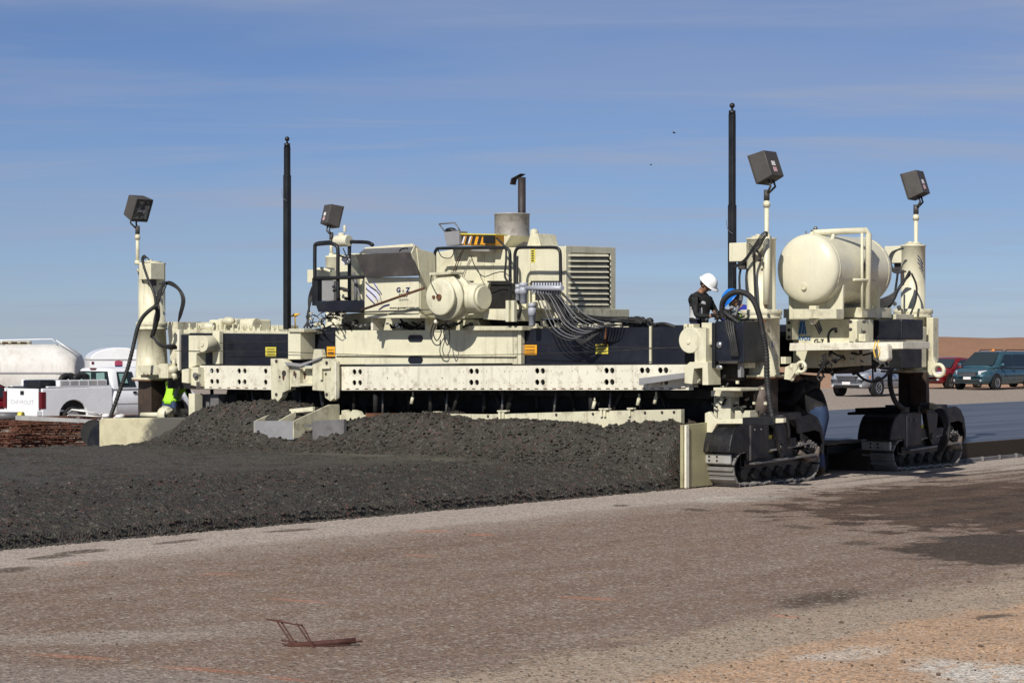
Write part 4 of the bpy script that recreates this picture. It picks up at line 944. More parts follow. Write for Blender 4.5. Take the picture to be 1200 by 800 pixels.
b = B(); sd(b, (667.5, 296, 714, 361), xr+.0015, xr+.004); mk('radiator_core', b, 'blackdecal', lf, 0)
spart('radiator_skirt', [(664, 362.5), (722, 362.5), (722, 374), (668, 374.5)], xr-.2, xr+.08, 'cream_dirty', eh)
# handrails
def rail(name, pts, y, r=.028): 
    b = B(); b.tube(smoothpath([F(p[0], p[1], y) for p in pts], 5), r, 10); return mk(name, b, 'black', bevel=0)
rail('handrail', [(509.5, 320), (509.5, 306), (509.5, 298), (511.5, 292.5), (517, 291), (550, 290.5), (588, 290.2), (594.5, 291.5), (597.5, 297), (597.8, 315), (598, 352)], .55)
rail('handrail', [(603.5, 336), (603.5, 310), (603.5, 298), (606, 291.5), (612, 290), (630, 290), (648, 290), (654, 291.5), (656.5, 297), (656.8, 312), (657, 340)], .45)
hose([(656, 331, .45), (648, 332, .5), (643, 332, .55), (624, 333, .6)], .02, 'black')
hose([(582, 279, .6), (592, 290, .55), (593, 305, .5), (592, 325, .5), (601, 333, .45), (607, 333, .4)], .018)
hose([(552, 300, .7), (558, 315, .6), (567, 324, .6), (580, 320, .6), (591, 319, .5), (600, 328, .5)], .008)
hose([(513, 292, .6), (518, 301, .7), (528, 302, .7), (533, 293, .7)], .008); hose([(545, 290, .7), (538, 305, .7), (532, 325, .7)], .008); hose([(543, 290, .7), (536, 305, .7), (530, 322, .7)], .008, 'rust')
# exhaust silencer and stack
def zat(py, y, px=600): return F(px, py, y).z
mcx = F(600, 270, 1.7); zb_, zt_ = F(600, 291, 1.7).z, F(600, 250.5, 1.7).z
b = B(); b.rev((mcx.x, 1.7, zb_), (mcx.x, 1.7, zt_), [(0, .31), (.3, .31), (.45, .305), (.97, .305), (.975, .315), (1, .315), (1, .285), (.9, .28), (.9, 0)], 30); mf = mk('exhaust_silencer', b, 'muffler', bevel=0)
sxp = F(611.5, 230, 1.75); b = B(); zt2 = F(611, 208, 1.75).z; b.rev((sxp.x, 1.75, zt_-.1), (sxp.x, 1.75, zt2), [(0, .068), (1, .068), (1, .058), (.9, .058)], 20); stk = mk('exhaust_stack', b, 'darkpipe' if 'darkpipe' in M else 'rust', mf, 0)
M['darkpipe'] = paint('scorched_pipe', (.035, .026, .026), .55, .4, (.09, .045, .03), .5); stk.data.materials[0] = M['darkpipe']
b = B(); p = F(606, 209, 1.75); b.prism([p+Vector((-.11, -.07, -.10)), p+Vector((-.08, -.07, .0)), p+Vector((.13, -.07, .075)), p+Vector((.13, -.07, .062)), p+Vector((-.06, -.07, -.015)), p+Vector((-.085, -.07, -.11))], (0, .14, 0)); mk('rain_cap', b, 'darkpipe', stk, .003)
fpart('silencer_shroud', [(566, 290), (582, 276), (599, 275.5), (590, 290)], 1.2, 1.9, 'cream', mf); fpart('silencer_shroud', [(617, 290), (622, 273), (630, 274), (634, 290)], 1.3, 1.8, 'cream_dirty', mf)
b = B(); p = F(626, 280, 1.6); b.rev(p+Vector((0, 0, -.15)), p+Vector((0, 0, .18)), [(0, .07), (.9, .07), (.95, .05), (1, 0)], 16); mk('air_intake', b, 'cream_dirty', mf, 0)
b = B(); b.tube(smoothpath([F(632, 288, 1.6), F(634, 282, 1.6), F(640, 283, 1.6), F(642, 290, 1.6)], 4), .05, 10); mk('intake_elbow', b, 'rubber', mf, 0)
# striped barrier box and tilted work light on its bracket
hb = fpart('striped_box', (534, 274.5, 580, 287), .7, .95, 'amber', bevel=.006)
b = B()
for k in range(4): x = 536.5+k*7.2; fr(b, [(x+3.2, 276.5), (x+6.6, 276.5), (x+4.2, 286), (x+.8, 286)], .69, .698)
mk('stripe', b, 'blackdecal', hb, 0)
b = B(); 
for k in range(2): x = 540+k*7.2; fr(b, [(x+3.4, 277), (x+5.4, 277), (x+2.8, 285.6), (x+.9, 285.6)], .683, .689)
mk('stripe', b, 'whitest', hb, 0)
fpart('box_rim', [(533, 273.3), (581, 274.2), (581, 275.6), (533, 274.8)], .66, .98, 'yellow', hb); fpart('connector', (566, 276, 577, 285), .62, .70, 'black', hb)
fpart('box_bracket', [(552, 287), (573, 287), (573, 295), (552, 294)], .72, .9, 'greysteel', hb)
wl = fpart('work_light', [(520, 272), (538, 270.5), (538, 287), (523, 288)], .62, .85, 'greysteel', bevel=.01)
b = B(); 
for a, c_ in (((514.5, 262.5), (533, 261)), ((533, 261), (539, 270)), ((514.5, 262.5), (521, 271)), ((521, 271), (539, 270))): ftube(b, [(*a, .66), (*c_, .66)], .012)
mk('light_frame', b, 'hosegrey', wl, 0)
b = B(); b.blob(F(528, 270, .7), .10, (1.2, .7, .5)); mk('light_reflector', b, 'black', wl, 0)
# filters, manifold and the fan of hoses
for i, (px, y0, y1, r_) in enumerate(((613.5, 336, 356, .075), (623.5, 360, 382.5, .068), (607, 338, 352, .05))):
    p = F(px, y0, .25); q = F(px, y1, .25); b = B(); b.rev(p, q, [(0, 0), (0, r_*.8), (.12, r_), (.42, r_), (.43, r_*.82), (.95, r_*.8), (1, r_*.4), (1, 0)], 18); b.cyl(p+Vector((0, 0, .0)), p+Vector((0, 0, .07)), r_*.9, seg=14); mk('oil_filter', b, 'filter', bevel=0)
b = B(); b.cyl(F(616, 337.5, .25), F(659, 337.5, .1), .042, seg=14)
for k in range(11): p = F(625+k*3.2, 337.5, .22); b.cyl(p+Vector((0, -.02, -.10)), p+Vector((0, 0, .09)), .016, seg=8)
mk('manifold', b, 'filter', bevel=0)
for k in range(11):
    s_ = 626+k*3.1; e_ = 690+k*3.6; sag = 372+(13-k)*1.7
    hose([(s_, 341, .22), (s_+5+k*.7, 352+random.uniform(-1, 1), .15), (s_+18+k*1.0, sag-9, .1), (s_+38+k*.6, sag+4-k*.5, .1), (e_-8, sag+3-(13-k)*.2, .2), (e_+4, 380.5+random.uniform(-1, 1), .45)], .0105, 'hosegrey' if k % 3 else 'rubber')
for k in range(4): hose([(640+k*6, 350, .3), (656+k*3, 372, .2), (668+k*3, 392+k*2.5, .15), (686, 400+k-2, .15), (702+k*2, 385, .25)], .017)
for k in range(3): hose([(672, 366+k*2, .6), (700, 371+k*1.5, .5), (742, 372.5+k*2.5, .5), (752, 379, .5)], .013)
for k in range(10): hose([(644+random.uniform(-3, 14), 345+random.uniform(0, 12), .5), (655+random.uniform(-4, 6), 362+random.uniform(-6, 6), .45), (664+random.uniform(-5, 10), 378, .5)], .022)
hose([(606, 300, .4), (606, 345, .35), (610, 362, .3), (606, 378, .4)], .024)
b = B()
for k in range(26): p = F(random.uniform(738, 766), random.uniform(374, 383), .6+random.random()*.3); b.blob(p, random.uniform(.03, .075), (random.uniform(.8, 1.5), 1, random.uniform(.6, 1)), 8)
mk('hose_bundle', b, 'rubber', bevel=0)
for k in range(5): hose([(736+k*3, 380, .55), (744+k*3, 371.5+k*.8, .6), (756+k*2, 374+k, .6), (769, 381, .6)], .014)
hose([(765, 381, .6), (778, 379.5, .8), (792, 383.5, .9)], .03)
b = B()
for k in range(34): px = random.uniform(612, 735); p = F(px, random.uniform(380, 385.5), .6+random.random()*.4); b.box(p-Vector((.04, .03, .04)), p+Vector((random.uniform(.02, .08), .03, random.uniform(.01, .06))))
mk('fitting', b, 'cream_dirty', bevel=.006)
b = B()
for k in range(60): p = F(random.uniform(404, 560), random.uniform(377, 385), random.uniform(.6, 1.1)); b.tube([p, p+Vector((random.uniform(-.2, .2), 0, random.uniform(-.06, .06)))], random.uniform(.014, .03), 6)
mk('pipework', b, 'rubber', bevel=0)
b = B()
for k in range(16): p = F(random.uniform(406, 475), random.uniform(379, 384), .6); b.box(p, p+Vector((.04, .04, .03)))
mk('pipe_clip', b, 'chrome', bevel=.004)

# --- operator platform on the left
for nm, pts, y in (('guard_rail', [(369, 358), (369, 330), (369, 292), (370, 287), (376, 285.8), (388, 285.2), (394, 288), (396, 294), (396, 320), (396.5, 352)], .55), ('guard_rail', [(409.5, 352), (409.5, 320), (409.5, 292), (410.5, 284), (418, 283.5), (431, 284.2), (437, 287.5)], .95), ('guard_rail', [(368, 326), (396, 325.5), (428, 324.5), (437, 324.5)], .5), ('guard_rail', [(369, 287), (376, 284.5), (409, 282.5)], 1.0)):
    rail(nm, pts, y, .034)
fpart('platform_box', [(368, 352.5), (428, 352), (428, 364.5), (373, 365.5)], .4, 1.5, 'navy'); fpart('platform_post', (365.5, 326, 372, 358), .5, .62, 'black')
fpart('control_cabinet', [(398, 299), (409, 298), (409, 352), (398, 352)], 1.2, 1.6, 'cream'); fpart('control_cabinet', [(411, 297), (427, 297), (427, 351), (411, 351)], 1.5, 2.0, 'cream')
fpart('grey_cabinet', (375.5, 329, 391, 352), 1.4, 1.9, 'greysteel'); fpart('white_tank', (360, 316, 373, 331), 1.5, 2.1, 'cream')
b = B(); b.cyl(F(380, 331, 1.9), F(380, 314, 1.9), .2, seg=20); b.cyl(F(388, 318, 1.6), F(376, 314, 1.6), .03, seg=8); mk('white_tank', b, 'cream', bevel=.01)
b = B(); b.cyl(F(394, 282.5, .9), F(409, 282, .9), .105, seg=24); b.cyl(F(400, 277, .9), F(400, 273, .9), .06, seg=14); b.cyl(F(404, 272, .9), F(404, 264, .9), .028, seg=8); mk('horn_drum', b, 'cream_tank', bevel=.01)
b = B(); c = F(404, 305, .85); b.cyl(c, c+Vector((0, .06, 0)), .085, seg=18); mk('gauge', b, 'whitest', bevel=.004)
hose([(402, 291, .8), (405, 298, .8), (407, 305, .8)], .010); hose([(396, 298, .6), (402, 301, .7), (411, 302, .8)], .016); hose([(392, 340, .6), (400, 338, .6), (409, 341, .6)], .03)
b = B(); b.tube([F(417, 352, .6), F(417, 330, .7), F(414, 320, .7)], .03, 8); b.tube([F(423, 352, .6), F(418, 334, .7)], .02, 8); mk('control_lever', b, 'hosegrey', bevel=0)
b = B()
for k in range(9): p = F(random.uniform(378, 410), random.uniform(335, 350), 1.); b.blob(p, random.uniform(.02, .035), seg=8)
mk('control_knob', b, 'black', bevel=0)
for k in range(46):
    px = random.uniform(358, 405); py = random.uniform(367, 388); a = random.uniform(-12, 12)
    hose([(px, py, random.uniform(.35, .8)), (px+a*.5+4, py-random.uniform(-4, 6), random.uniform(.2, .6)), (px+a+8, py+random.uniform(-5, 6), random.uniform(.3, .8))], random.uniform(.007, .015), name='cable', sub=4)
for k in range(3): hose([(366+k, 336, .9), (362+k*1.5, 350, .9), (362-k, 372, .7), (356+k*4, 384, .6)], .018)
b = B()
for k in range(18): p = F(random.uniform(358, 400), random.uniform(368, 386), random.uniform(.3, .5)); b.box(p, p+Vector((random.uniform(.03, .08), .04, random.uniform(.02, .05))))
mk('fitting', b, 'cream_dirty', bevel=.004)
b = B(); p = F(346, 369, .55); b.blob(p, .045, (1.2, 1, .7)); b.cyl(p+Vector((-.09, 0, -.02)), p+Vector((.10, 0, .02)), .018, seg=8); b.cyl(p, F(346, 385, .55), .012, seg=6); mk('brass_valve', b, 'orange', bevel=0)
# --- masts
for px, y, yt, yb2, r_, ysplit in ((336.5, .35, 172, 386, .053, 205), (858, 1.95, 134, 356, .053, 240)):
    t0 = F(px, yt, y); m0 = F(px, ysplit, y); b0 = F(px, yb2, y)
    b = B(); b.box((t0.x-r_*.85, y-r_*.85, m0.z), (t0.x+r_*.85, y+r_*.85, t0.z)); b.box((t0.x-r_, y-r_, b0.z), (t0.x+r_, y+r_, m0.z+.0)); ms = mk('telescopic_mast', b, 'blackmast' if 'blackmast' in M else 'black', bevel=.008)
    b = B(); b.cyl(t0, t0+Vector((0, 0, .06)), r_*1.05, seg=12); b.cyl(t0+Vector((0, 0, .06)), t0+Vector((0, 0, .11)), r_*.35, seg=8); b.blob(t0+Vector((0, 0, .14)), .045); mk('mast_tip', b, 'black', ms, 0)
    b = B(); b.tube(smoothpath([m0+Vector((-.06, -.08, -.25)), m0+Vector((-.02, -.1, -.40)), m0+Vector((.07, -.08, -.48))], 4), .005, 5); mk('cord', b, 'hosegrey', ms, 0)
# --- left column hoses
hose([(170, 303, .6), (169, 300, .6), (167, 304, .6), (170, 316, .6), (175, 330, .6), (181, 345, .6), (183, 360, .6)], .028); hose([(167, 306, .6), (171, 301, .6), (175, 305, .6)], .012)
for k in range(5): hose([(191+k, 330, .55), (188-k*.8, 345, .5), (184+k*.6, 362, .5), (181+k*1.2, 375, .45), (180-k*.5, 392, .4), (186+k, 404, .4), (198+k*1.4, 408-k, .45), (207, 408, .6)], .020)
for k in range(4): hose([(186, 333, .6), (197+k, 333-k, .6), (209+k, 340, .6), (213+k*1.2, 352, .6), (210+k, 368, .6), (209, 377, .7)], .012)
hose([(184, 358, .2), (176, 363, .1), (167, 372, .05), (161, 385, .0), (157, 402, -.05), (150, 430, -.15), (141, 456, -.25), (131, 484, -.4), (129, 491, -.45)], .038, ribs=True)
hose([(182, 360, .25), (185, 366, .3), (183, 380, .35), (178, 395, .4)], .04, ribs=True)
hose([(196, 331, .6), (190, 345, .5), (180, 358, .3)], .012)
b = B(); bolts(b, [(170+i*4.5, 438+random.uniform(-1, 1)) for i in range(6)], .58, .022, .03); mk('flange_bolt', b, 'rust', c_left, 0)
b = B(); fr(b, (162, 428, 190, 439), .55, .62); mk('sleeve_foot', b, 'cream_dirty', c_left)

# --- right end bracket, control cabinet and end gate
b = B(); fr(b, [(803, 386), (827, 384), (827, 425), (814, 426), (814, 411), (806, 410), (803, 408)], .05, .32); mk('end_bracket', b, 'cream')
b = B(); c = F(808, 398.5, .04); b.cyl(c, c+Vector((0, .24, 0)), .20, seg=30); b.cyl(c+Vector((-.02, -.02, -.03)), c+Vector((-.02, 0, -.03)), .035, seg=10); mk('sheave', b, 'cream', bevel=.008)
b = B(); fr(b, (801, 379.5, 805, 386), .1, .28); fr(b, (807, 379.5, 812.5, 386), .1, .28); bolts(b, [(803, 382), (809.5, 382)], .1, .022, .02); mk('bracket_lug', b, 'cream')
fpart('bracket_column', [(822, 378), (835, 378), (835, 404), (831, 404), (831, 386), (828, 384), (822, 384)], .15, .45, 'cream_dirty')
b = B(); fr(b, [(808, 424), (829, 424), (830, 451), (823, 451), (823, 431), (813, 432), (811, 450), (802, 449), (802, 430)], .0, .35); fr(b, (810, 430, 824, 449), .3, .34); mk('beam_end_box', b, 'cream')
b = B(); b.prism([F(753, 443, .12), F(806, 436.5, .12), F(806, 443, .12), F(753, 451, .12)], (0, -.10, 0)); mk('step_plate', b, 'greysteel', bevel=.004)
b = B()
for k in range(16): p = F(random.uniform(768, 815), random.uniform(446, 454), .1+random.random()*.1); b.box(p, p+Vector((random.uniform(.03, .10), .05, random.uniform(.02, .06))))
mk('clamp', b, 'rail', bevel=.004)
cab = fpart('electric_cabinet', [(838, 376), (871, 376), (872, 425), (838, 424)], .15, .8, 'navy', bevel=.012)
b = B(); c = F(843, 404, .14); b.blob(c, .055, (1, .6, 1)); c = F(843, 430, .14); b.blob(c, .05, (1.3, .6, .8)); mk('cabinet_lamp', b, 'chrome', cab, 0)
fpart('cabinet_edge', (834, 378, 838, 431), .12, .5, 'black', cab); fpart('cabinet_base', [(840, 425), (866, 425), (866, 446), (842, 446)], .4, .9, 'underbody', cab); fpart('mounting_bar', (842, 423, 864, 426), .08, .2, 'darksteel', cab)
fpart('bracket_column', (864.5, 424, 868, 442), .2, .3, 'greysteel'); fpart('bracket_column', (872, 418, 877, 431), .4, .6, 'cream')
fpart('gate_head', [(836, 454), (868, 454.5), (868, 458), (836, 457.5)], .0, .5, 'cream'); fpart('gate_head', [(833, 457.5), (860, 458), (860, 465), (833, 464)], .25, .5, 'cream_dirty')
fpart('gate_post', (841, 464, 856, 498), .35, .60, 'cream'); fpart('gate_post', (836.5, 465, 840, 498), .4, .6, 'cream_dirty')
b = B(); fr(b, [(826, 484), (831, 482), (835, 487), (839, 491), (902, 490), (902, 496), (840, 496.5), (834, 507), (831, 522), (826, 520)], -.32, -.24); mk('guide_arm', b, 'cream')
fpart('guide_arm', [(905, 490), (918, 490), (918, 495), (905, 496)], -.3, -.22, 'cream'); fpart('arm_sleeve', [(870, 489), (906, 489), (906, 498), (870, 498)], -.37, -.05, 'black')
fpart('gate_box', (861, 481, 879, 491), .3, .55, 'cream_dirty')
# side form plate that holds the slab edge
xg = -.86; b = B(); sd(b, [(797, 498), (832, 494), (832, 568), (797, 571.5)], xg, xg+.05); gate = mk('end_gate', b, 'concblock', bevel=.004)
b = B(); sd(b, [(797, 498), (800.5, 497.5), (800.5, 571.5), (797, 571.5)], xg-.03, xg+.08); mk('gate_edge', b, 'rail', gate, .004)
fpart('hook_plate', [(840, 520), (836, 497), (842, 490), (846, 505), (846, 545), (840, 548)], -.1, .0, 'cream_dirty') 
b = B()
for k in range(26): p = F(random.uniform(834, 880), random.uniform(440, 480), random.uniform(.2, .8)); b.tube([p, p+Vector((random.uniform(-.12, .12), 0, random.uniform(-.12, .12)))], random.uniform(.012, .03), 6)
mk('pipework', b, 'rubber', bevel=0)
b = B()
for k in range(14): p = F(random.uniform(838, 900), random.uniform(447, 480), random.uniform(.15, .5)); b.box(p, p+Vector((random.uniform(.02, .06), .03, random.uniform(.02, .05))))
mk('fitting', b, 'cream_dirty', bevel=.003)
# hoses around the cabinet and the near column
for k in range(13):
    px = random.uniform(838, 868); hose([(px, random.uniform(366, 376), .3), (px+random.uniform(-8, 12), random.uniform(362, 374), .15), (min(872, px+random.uniform(0, 18)), random.uniform(368, 380), .3)], random.uniform(.010, .018), name='cable', sub=4)
for k in range(4): hose([(850+k*3, 372, .2), (852+k*2.5, 385, .12), (856+k*2, 400, .1), (858+k*2.2, 418, .12)], .022)
hose([(847, 372, .2), (846, 362, .15), (848, 352, .1), (856, 344.5, .08), (866, 342, .05), (876, 345, .05), (884, 354, .05), (890, 370, .1), (894, 390, .15), (898, 415, .2), (899, 445, .2), (902, 470, .15), (907, 500, .1)], .043, ribs=True)
hose([(846, 362, .2), (852, 368, .15), (860, 374, .15), (868, 380, .2)], .035, ribs=True)
hose([(869, 343, .3), (868, 352, .3), (864, 362, .25), (860, 374, .2)], .03, 'hosegrey')
for k, px in enumerate((868, 876)): hose([(px, 315, .75), (px-1.5, 325, .75), (px-1, 342, .6)], .018, ribs=True)
for k in range(4): hose([(860-k*.6, 312+k, .7), (872, 304+k*1.2, .6), (882, 290+k*1.5, .55), (893+k, 274+k*1.5, .6), (899, 272+k, .65), (899, 277, .7)], .009)
hose([(897, 276, .6), (889, 290, .55), (884, 296, .5), (884, 315, .6), (885, 340, .6), (886, 357, .6)], .02)
for k in range(3): hose([(878, 286+k*3, .6), (886, 292+k, .55), (892, 300+k*2, .6), (888, 306, .6)], .009)
b = B(); bolts(b, [(898, 360), (883, 376), (897, 376)], .62, .02, .03); mk('column_bolt', b, 'rust', c_near, 0)
b = B(); c = F(904, 407, .66); b.box(c, c+Vector((.05, .02, .09))); mk('maker_plate', b, 'greysteel', c_near, 0)
c = F(861, 418, .68)
b = B(); pp = F(884, 424, .655)
for k in range(5): a = pp+Vector((random.uniform(-.04, .05), 0, random.uniform(-.1, .1))); b.tube([a, a+Vector((random.uniform(-.02, .02), 0, random.uniform(.05, .12)))], .010, 5)
mk('rust_patch', b, 'rust', c_near, 0)

# --- receiver tank with saddle
tx = -.15; ty0 = 1.45; ty1 = 3.15; tz = 3.33; tr = .545
b = B(); Lt_ = ty1-ty0; pr = []
for i in range(9): a = PI/2*i/8; pr.append((-.17*math.cos(a)/Lt_*1.05, tr*math.sin(a)))
pr += [(.02, tr)]+[(.98, tr)]
for i in range(9): a = PI/2*i/8; pr.append((1+.17*math.sin(a)/Lt_*1.35, tr*math.cos(a)))
b.rev((tx, ty0+.06, tz), (tx, ty1, tz), pr, 48); tk = mk('receiver_tank', b, 'cream_tank', bevel=0)
b = B(); b.prism([(tx-.48, ty0+.28, 2.55), (tx+.48, ty0+.28, 2.55), (tx+.50, ty0+.28, tz-.25), (tx-.50, ty0+.28, tz-.25)], (0, .05, 0)); b.prism([(tx-.48, ty1-.3, 2.55), (tx+.48, ty1-.3, 2.55), (tx+.50, ty1-.3, tz-.25), (tx-.50, ty1-.3, tz-.25)], (0, .05, 0)); mk('tank_saddle', b, 'cream', tk, .006)
b = B(); b.cyl((tx, ty0+.25, tz+tr-.01), (tx, ty0+.25, tz+tr+.07), .055, seg=14); b.blob((tx+.02, ty0+.25, tz+tr+.09), .035); b.tube([(tx-.12, ty0+.2, tz+tr-.02), (tx-.12, ty0+.2, tz+tr+.05)], .012, 6); b.cyl((tx, ty0+.9, tz+tr-.02), (tx, ty0+.9, tz+tr+.06), .015, seg=8); mk('safety_valve', b, 'steel', tk, 0)
# pipe hoop on the tank
pb = B(); zt3 = tz+tr+.10
pa = S(1017, 362, .45); pt = S(1018, 270, .45)
pb.tube([(.45, pa.y, pa.z), (.45, pt.y, pt.z-.06), (.42, pt.y-.03, pt.z), (.2, pt.y-.35, pt.z-.02), (-.1, pt.y-.75, pt.z-.05)], .05, 10)
pb.tube([(.45, pa.y-.18, pa.z), (.45, pa.y-.18, pt.z-.05)], .022, 8); pb.tube([(.46, pa.y-.45, 3.16), (.46, pa.y+.2, 3.16)], .022, 8)
pb.tube([(-.1, pt.y-.75, pt.z-.05), (-.18, pt.y-.78, pt.z-.11), (-.18, pt.y-.78, pt.z-.2)], .035, 8); pb.tube([(.1, pt.y-.5, pt.z-.05), (.1, pt.y-.5, pt.z-.2)], .03, 8)
mk('tank_pipe', pb, 'cream', tk, 0)
b = B(); zt_5 = S(1028, 300, .42); 
# side deck boxes under the tank
wt = fpart('side_tank', [(929, 374), (979, 374), (1005, 374), (1005, 428), (965, 431), (929, 431)], 2.1, 2.6, 'cream', bevel=.015)
fpart('tank_deck', [(918, 362), (1010, 360), (1010, 372), (918, 372.5)], 2.35, 3.3, 'cream_dirty')
fpart('hanger_bracket', [(948, 358), (956.5, 358), (956.5, 374), (952, 380), (948, 379)], 1.25, 1.34, 'cream')
fpart('bolted_plate', (921, 372, 929, 398), 1.9, 2.08, 'cream', wt); b = B(); bolts(b, [(924.8, 378), (924.8, 386.5), (924.8, 395)], 1.9, .028, .012); mk('bolt_head', b, 'darksteel', wt, 0)
fpart('round_duct', [(926, 362), (980, 362), (980, 373), (926, 373)], 1.15, 1.34, 'cream_dirty')
yb3 = 2.095
for pts in (((938.0, 376), (941, 376), (938.5, 391.5), (935.8, 391.5)), ((941.6, 376), (943.5, 376), (942.2, 391.5), (939.4, 391.5)), ((943.2, 382), (944, 382), (945.2, 391.5), (943.1, 391.5))):
    b = B(); b.prism([F(p[0], p[1], yb3) for p in pts], (0, -.004, 0)); mk('blue_mark', b, 'blue', wt, 0)
fl('RAVO2', 940.5, 396.3, 4.6, 2.094, 'blue', wt, .002, 1.0); fl('G-7', 959.5, 400.3, 5.2, 2.094, 'blackdecal', wt, .003, 1.1)
for k in range(3): 
    b = B(); b.prism([F(954+k*2.2, 379-k*1.5, yb3), F(955.2+k*2.2, 379-k*1.5, yb3), F(961.5+k*1.2, 391.5-k*2, yb3), F(960+k*1.2, 391.5-k*2, yb3)], (0, -.003, 0)); mk('stripe_decal', b, 'navydecal', wt, 0)
fpart('deck_ribs', [(995, 376), (1004, 376), (1004, 424), (995, 424)], 1.95, 2.09, 'cream_dirty'); fpart('valve_block', (1006, 391, 1014, 400), 1.98, 2.09, 'cream_dirty')
b = B(); bolts(b, [(997, 377), (1013, 377), (997, 386), (1013, 389), (980, 388)], 1.6, .028, .02); mk('bolt_head', b, 'darksteel', bevel=0)
hose([(971, 402, 1.6), (971, 392, 1.55), (975, 386, 1.5), (980, 385, 1.6)], .02)
br2 = fpart('batterybox', [(1016, 375), (1057, 374), (1057, 398), (1016, 398)], 2.8, 3.5, 'navy', bevel=.02); br2.name = 'battery_box'
# transverse walkway beam sticking out of the side
wb = fpart('walkway_beam', [(925, 402), (1058, 400.5), (1058, 408.5), (925, 411)], 1.5, 2.35, 'rail', bevel=.006)
fpart('beam_roller', [(1027, 402.5), (1040, 402.5), (1041, 421), (1037, 424), (1029, 423)], 1.34, 1.49, 'rail', wb, .03)
hose([(1026, 400, 1.42), (1024, 410, 1.34), (1026, 419, 1.33)], .010, 'orange'); hose([(1030, 399, 1.42), (1028, 404, 1.33), (1031, 412, 1.33), (1029, 418, 1.33)], .008, 'orange')
fpart('lower_box', [(1040, 410), (1057, 409), (1057, 431), (1042, 432)], 2.85, 3.5, 'black')
fpart('lower_box', [(976, 411), (981, 411), (982, 425), (976, 425)], 2.0, 2.1, 'rail'); fpart('lower_box', [(982, 411), (992, 411), (992, 426), (982, 425)], 2.12, 2.5, 'cream_dirty')
fpart('under_deck', [(936, 428), (1000, 424), (1000, 430), (975, 438), (936, 436)], 2.4, 3.2, 'underbody')
b = B()
for k in range(30): p = F(random.uniform(966, 1040), random.uniform(412, 436), random.uniform(1.6, 2.6)); b.tube([p, p+Vector((random.uniform(-.15, .15), 0, random.uniform(-.12, .12)))], random.uniform(.012, .03), 6)
for k in range(34): p = F(random.uniform(962, 976), random.uniform(414, 438), 1.6); b.tube([p, p+Vector((random.uniform(-.05, .05), 0, random.uniform(-.10, .10)))], random.uniform(.008, .016), 5)
mk('pipework', b, 'rubber', bevel=0)
hose([(968, 418, 1.5), (964, 430, 1.5), (958, 441, 1.5), (961, 446, 1.5), (964, 441, 1.5)], .02)
hose([(1003, 436, 2.4), (1012, 444, 2.2), (1024, 447, 2.2), (1036, 442, 2.4), (1044, 432, 2.6)], .022); hose([(1022, 412, 2.4), (1023, 445, 2.2)], .014)
hose([(1046, 428, 4.6), (1043, 440, 4.4), (1044, 455, 4.3), (1049, 470, 4.4), (1058, 479, 4.8)], .042, ribs=True)
b = B(); p = F(940, 434, 1.0); 
for px, py, r_ in ((929, 430, .06), (923, 438, .05), (934, 436, .05), (928, 444, .04)): c = F(px, py, .9); b.blob(c, r_)
fr(b, (915, 418, 921, 426), .8, .95); fr(b, [(920, 430), (933, 425), (934, 432), (926, 445), (919, 444)], .85, .95); mk('clevis', b, 'cream_dirty', bevel=0)
def ring(name, px, py, y, R_, r_, mat='cream', axis_='y', parent=None):
    b = B(); c = F(px, py, y); P = [c+Vector((R_*math.cos(a), 0, R_*math.sin(a))) for a in [2*PI*i/24 for i in range(25)]]; b.tube(P, r_, 8, cap=False); return mk(name, b, mat, parent, 0)
ring('towing_eye', 939, 430, .9, .075, .028); ring('towing_eye', 1100, 434, 6.0, .10, .035)
b = B(); fr(b, [(1085, 424), (1093, 418), (1097, 428), (1092, 440), (1086, 438)], 6.0, 6.1); fr(b, (1085.5, 372, 1093.5, 424), 6.05, 6.25); mk('tie_bracket', b, 'cream_dirty', bevel=.01)
# hoses by the far column
for k in range(4): hose([(1056+k, 291, 5.7), (1048-k, 296, 5.6), (1044-k*.7, 308, 5.5), (1048, 316+k, 5.5), (1056+k*2, 318, 5.6)], .015)
for k in range(5): hose([(1066, 318+k, 5.6), (1058-k, 332+k, 5.4), (1046, 345+k*2, 5.3), (1030, 352+k*3, 5.2)], .022)
for k in range(2): hose([(1052, 320, 5.5), (1050, 335, 5.4), (1047, 352, 5.3), (1040, 362, 5.3)], .02, ribs=True)
hose([(1068, 320, 5.6), (1074, 335, 5.7), (1073, 352, 5.7), (1068, 366, 5.6), (1064, 378, 5.6), (1063, 400, 5.5)], .017)
b = B(); fr(b, (1055, 316, 1066, 334), 5.95, 6.1); mk('cable_tray', b, 'darksteel')
b = B(); 
for k in range(14): p = F(random.uniform(1018, 1056), random.uniform(355, 368), random.uniform(3.8, 4.6)); b.tube([p, p+Vector((random.uniform(-.2, .2), 0, random.uniform(-.08, .08)))], random.uniform(.02, .04), 6)
mk('pipework', b, 'cream_dirty', bevel=0)
fpart('rear_deck', [(1000, 370), (1050, 368), (1050, 374), (1000, 375)], 3.4, 4.0, 'cream_dirty')
# far track arm
b = B(); b.prism([F(993, 483, 5.2), F(1056, 477, 5.2), F(1056, 485, 5.2), F(993, 486, 5.2)], (0, .3, 0)); fr(b, [(1002, 478), (1056, 476), (1056, 480), (1002, 484)], 5.15, 5.3); mk('steering_arm', b, 'black')
fpart('column_leg_plate', [(1066, 440), (1085, 436), (1086, 484), (1068, 484)], 5.85, 5.96, 'strut')
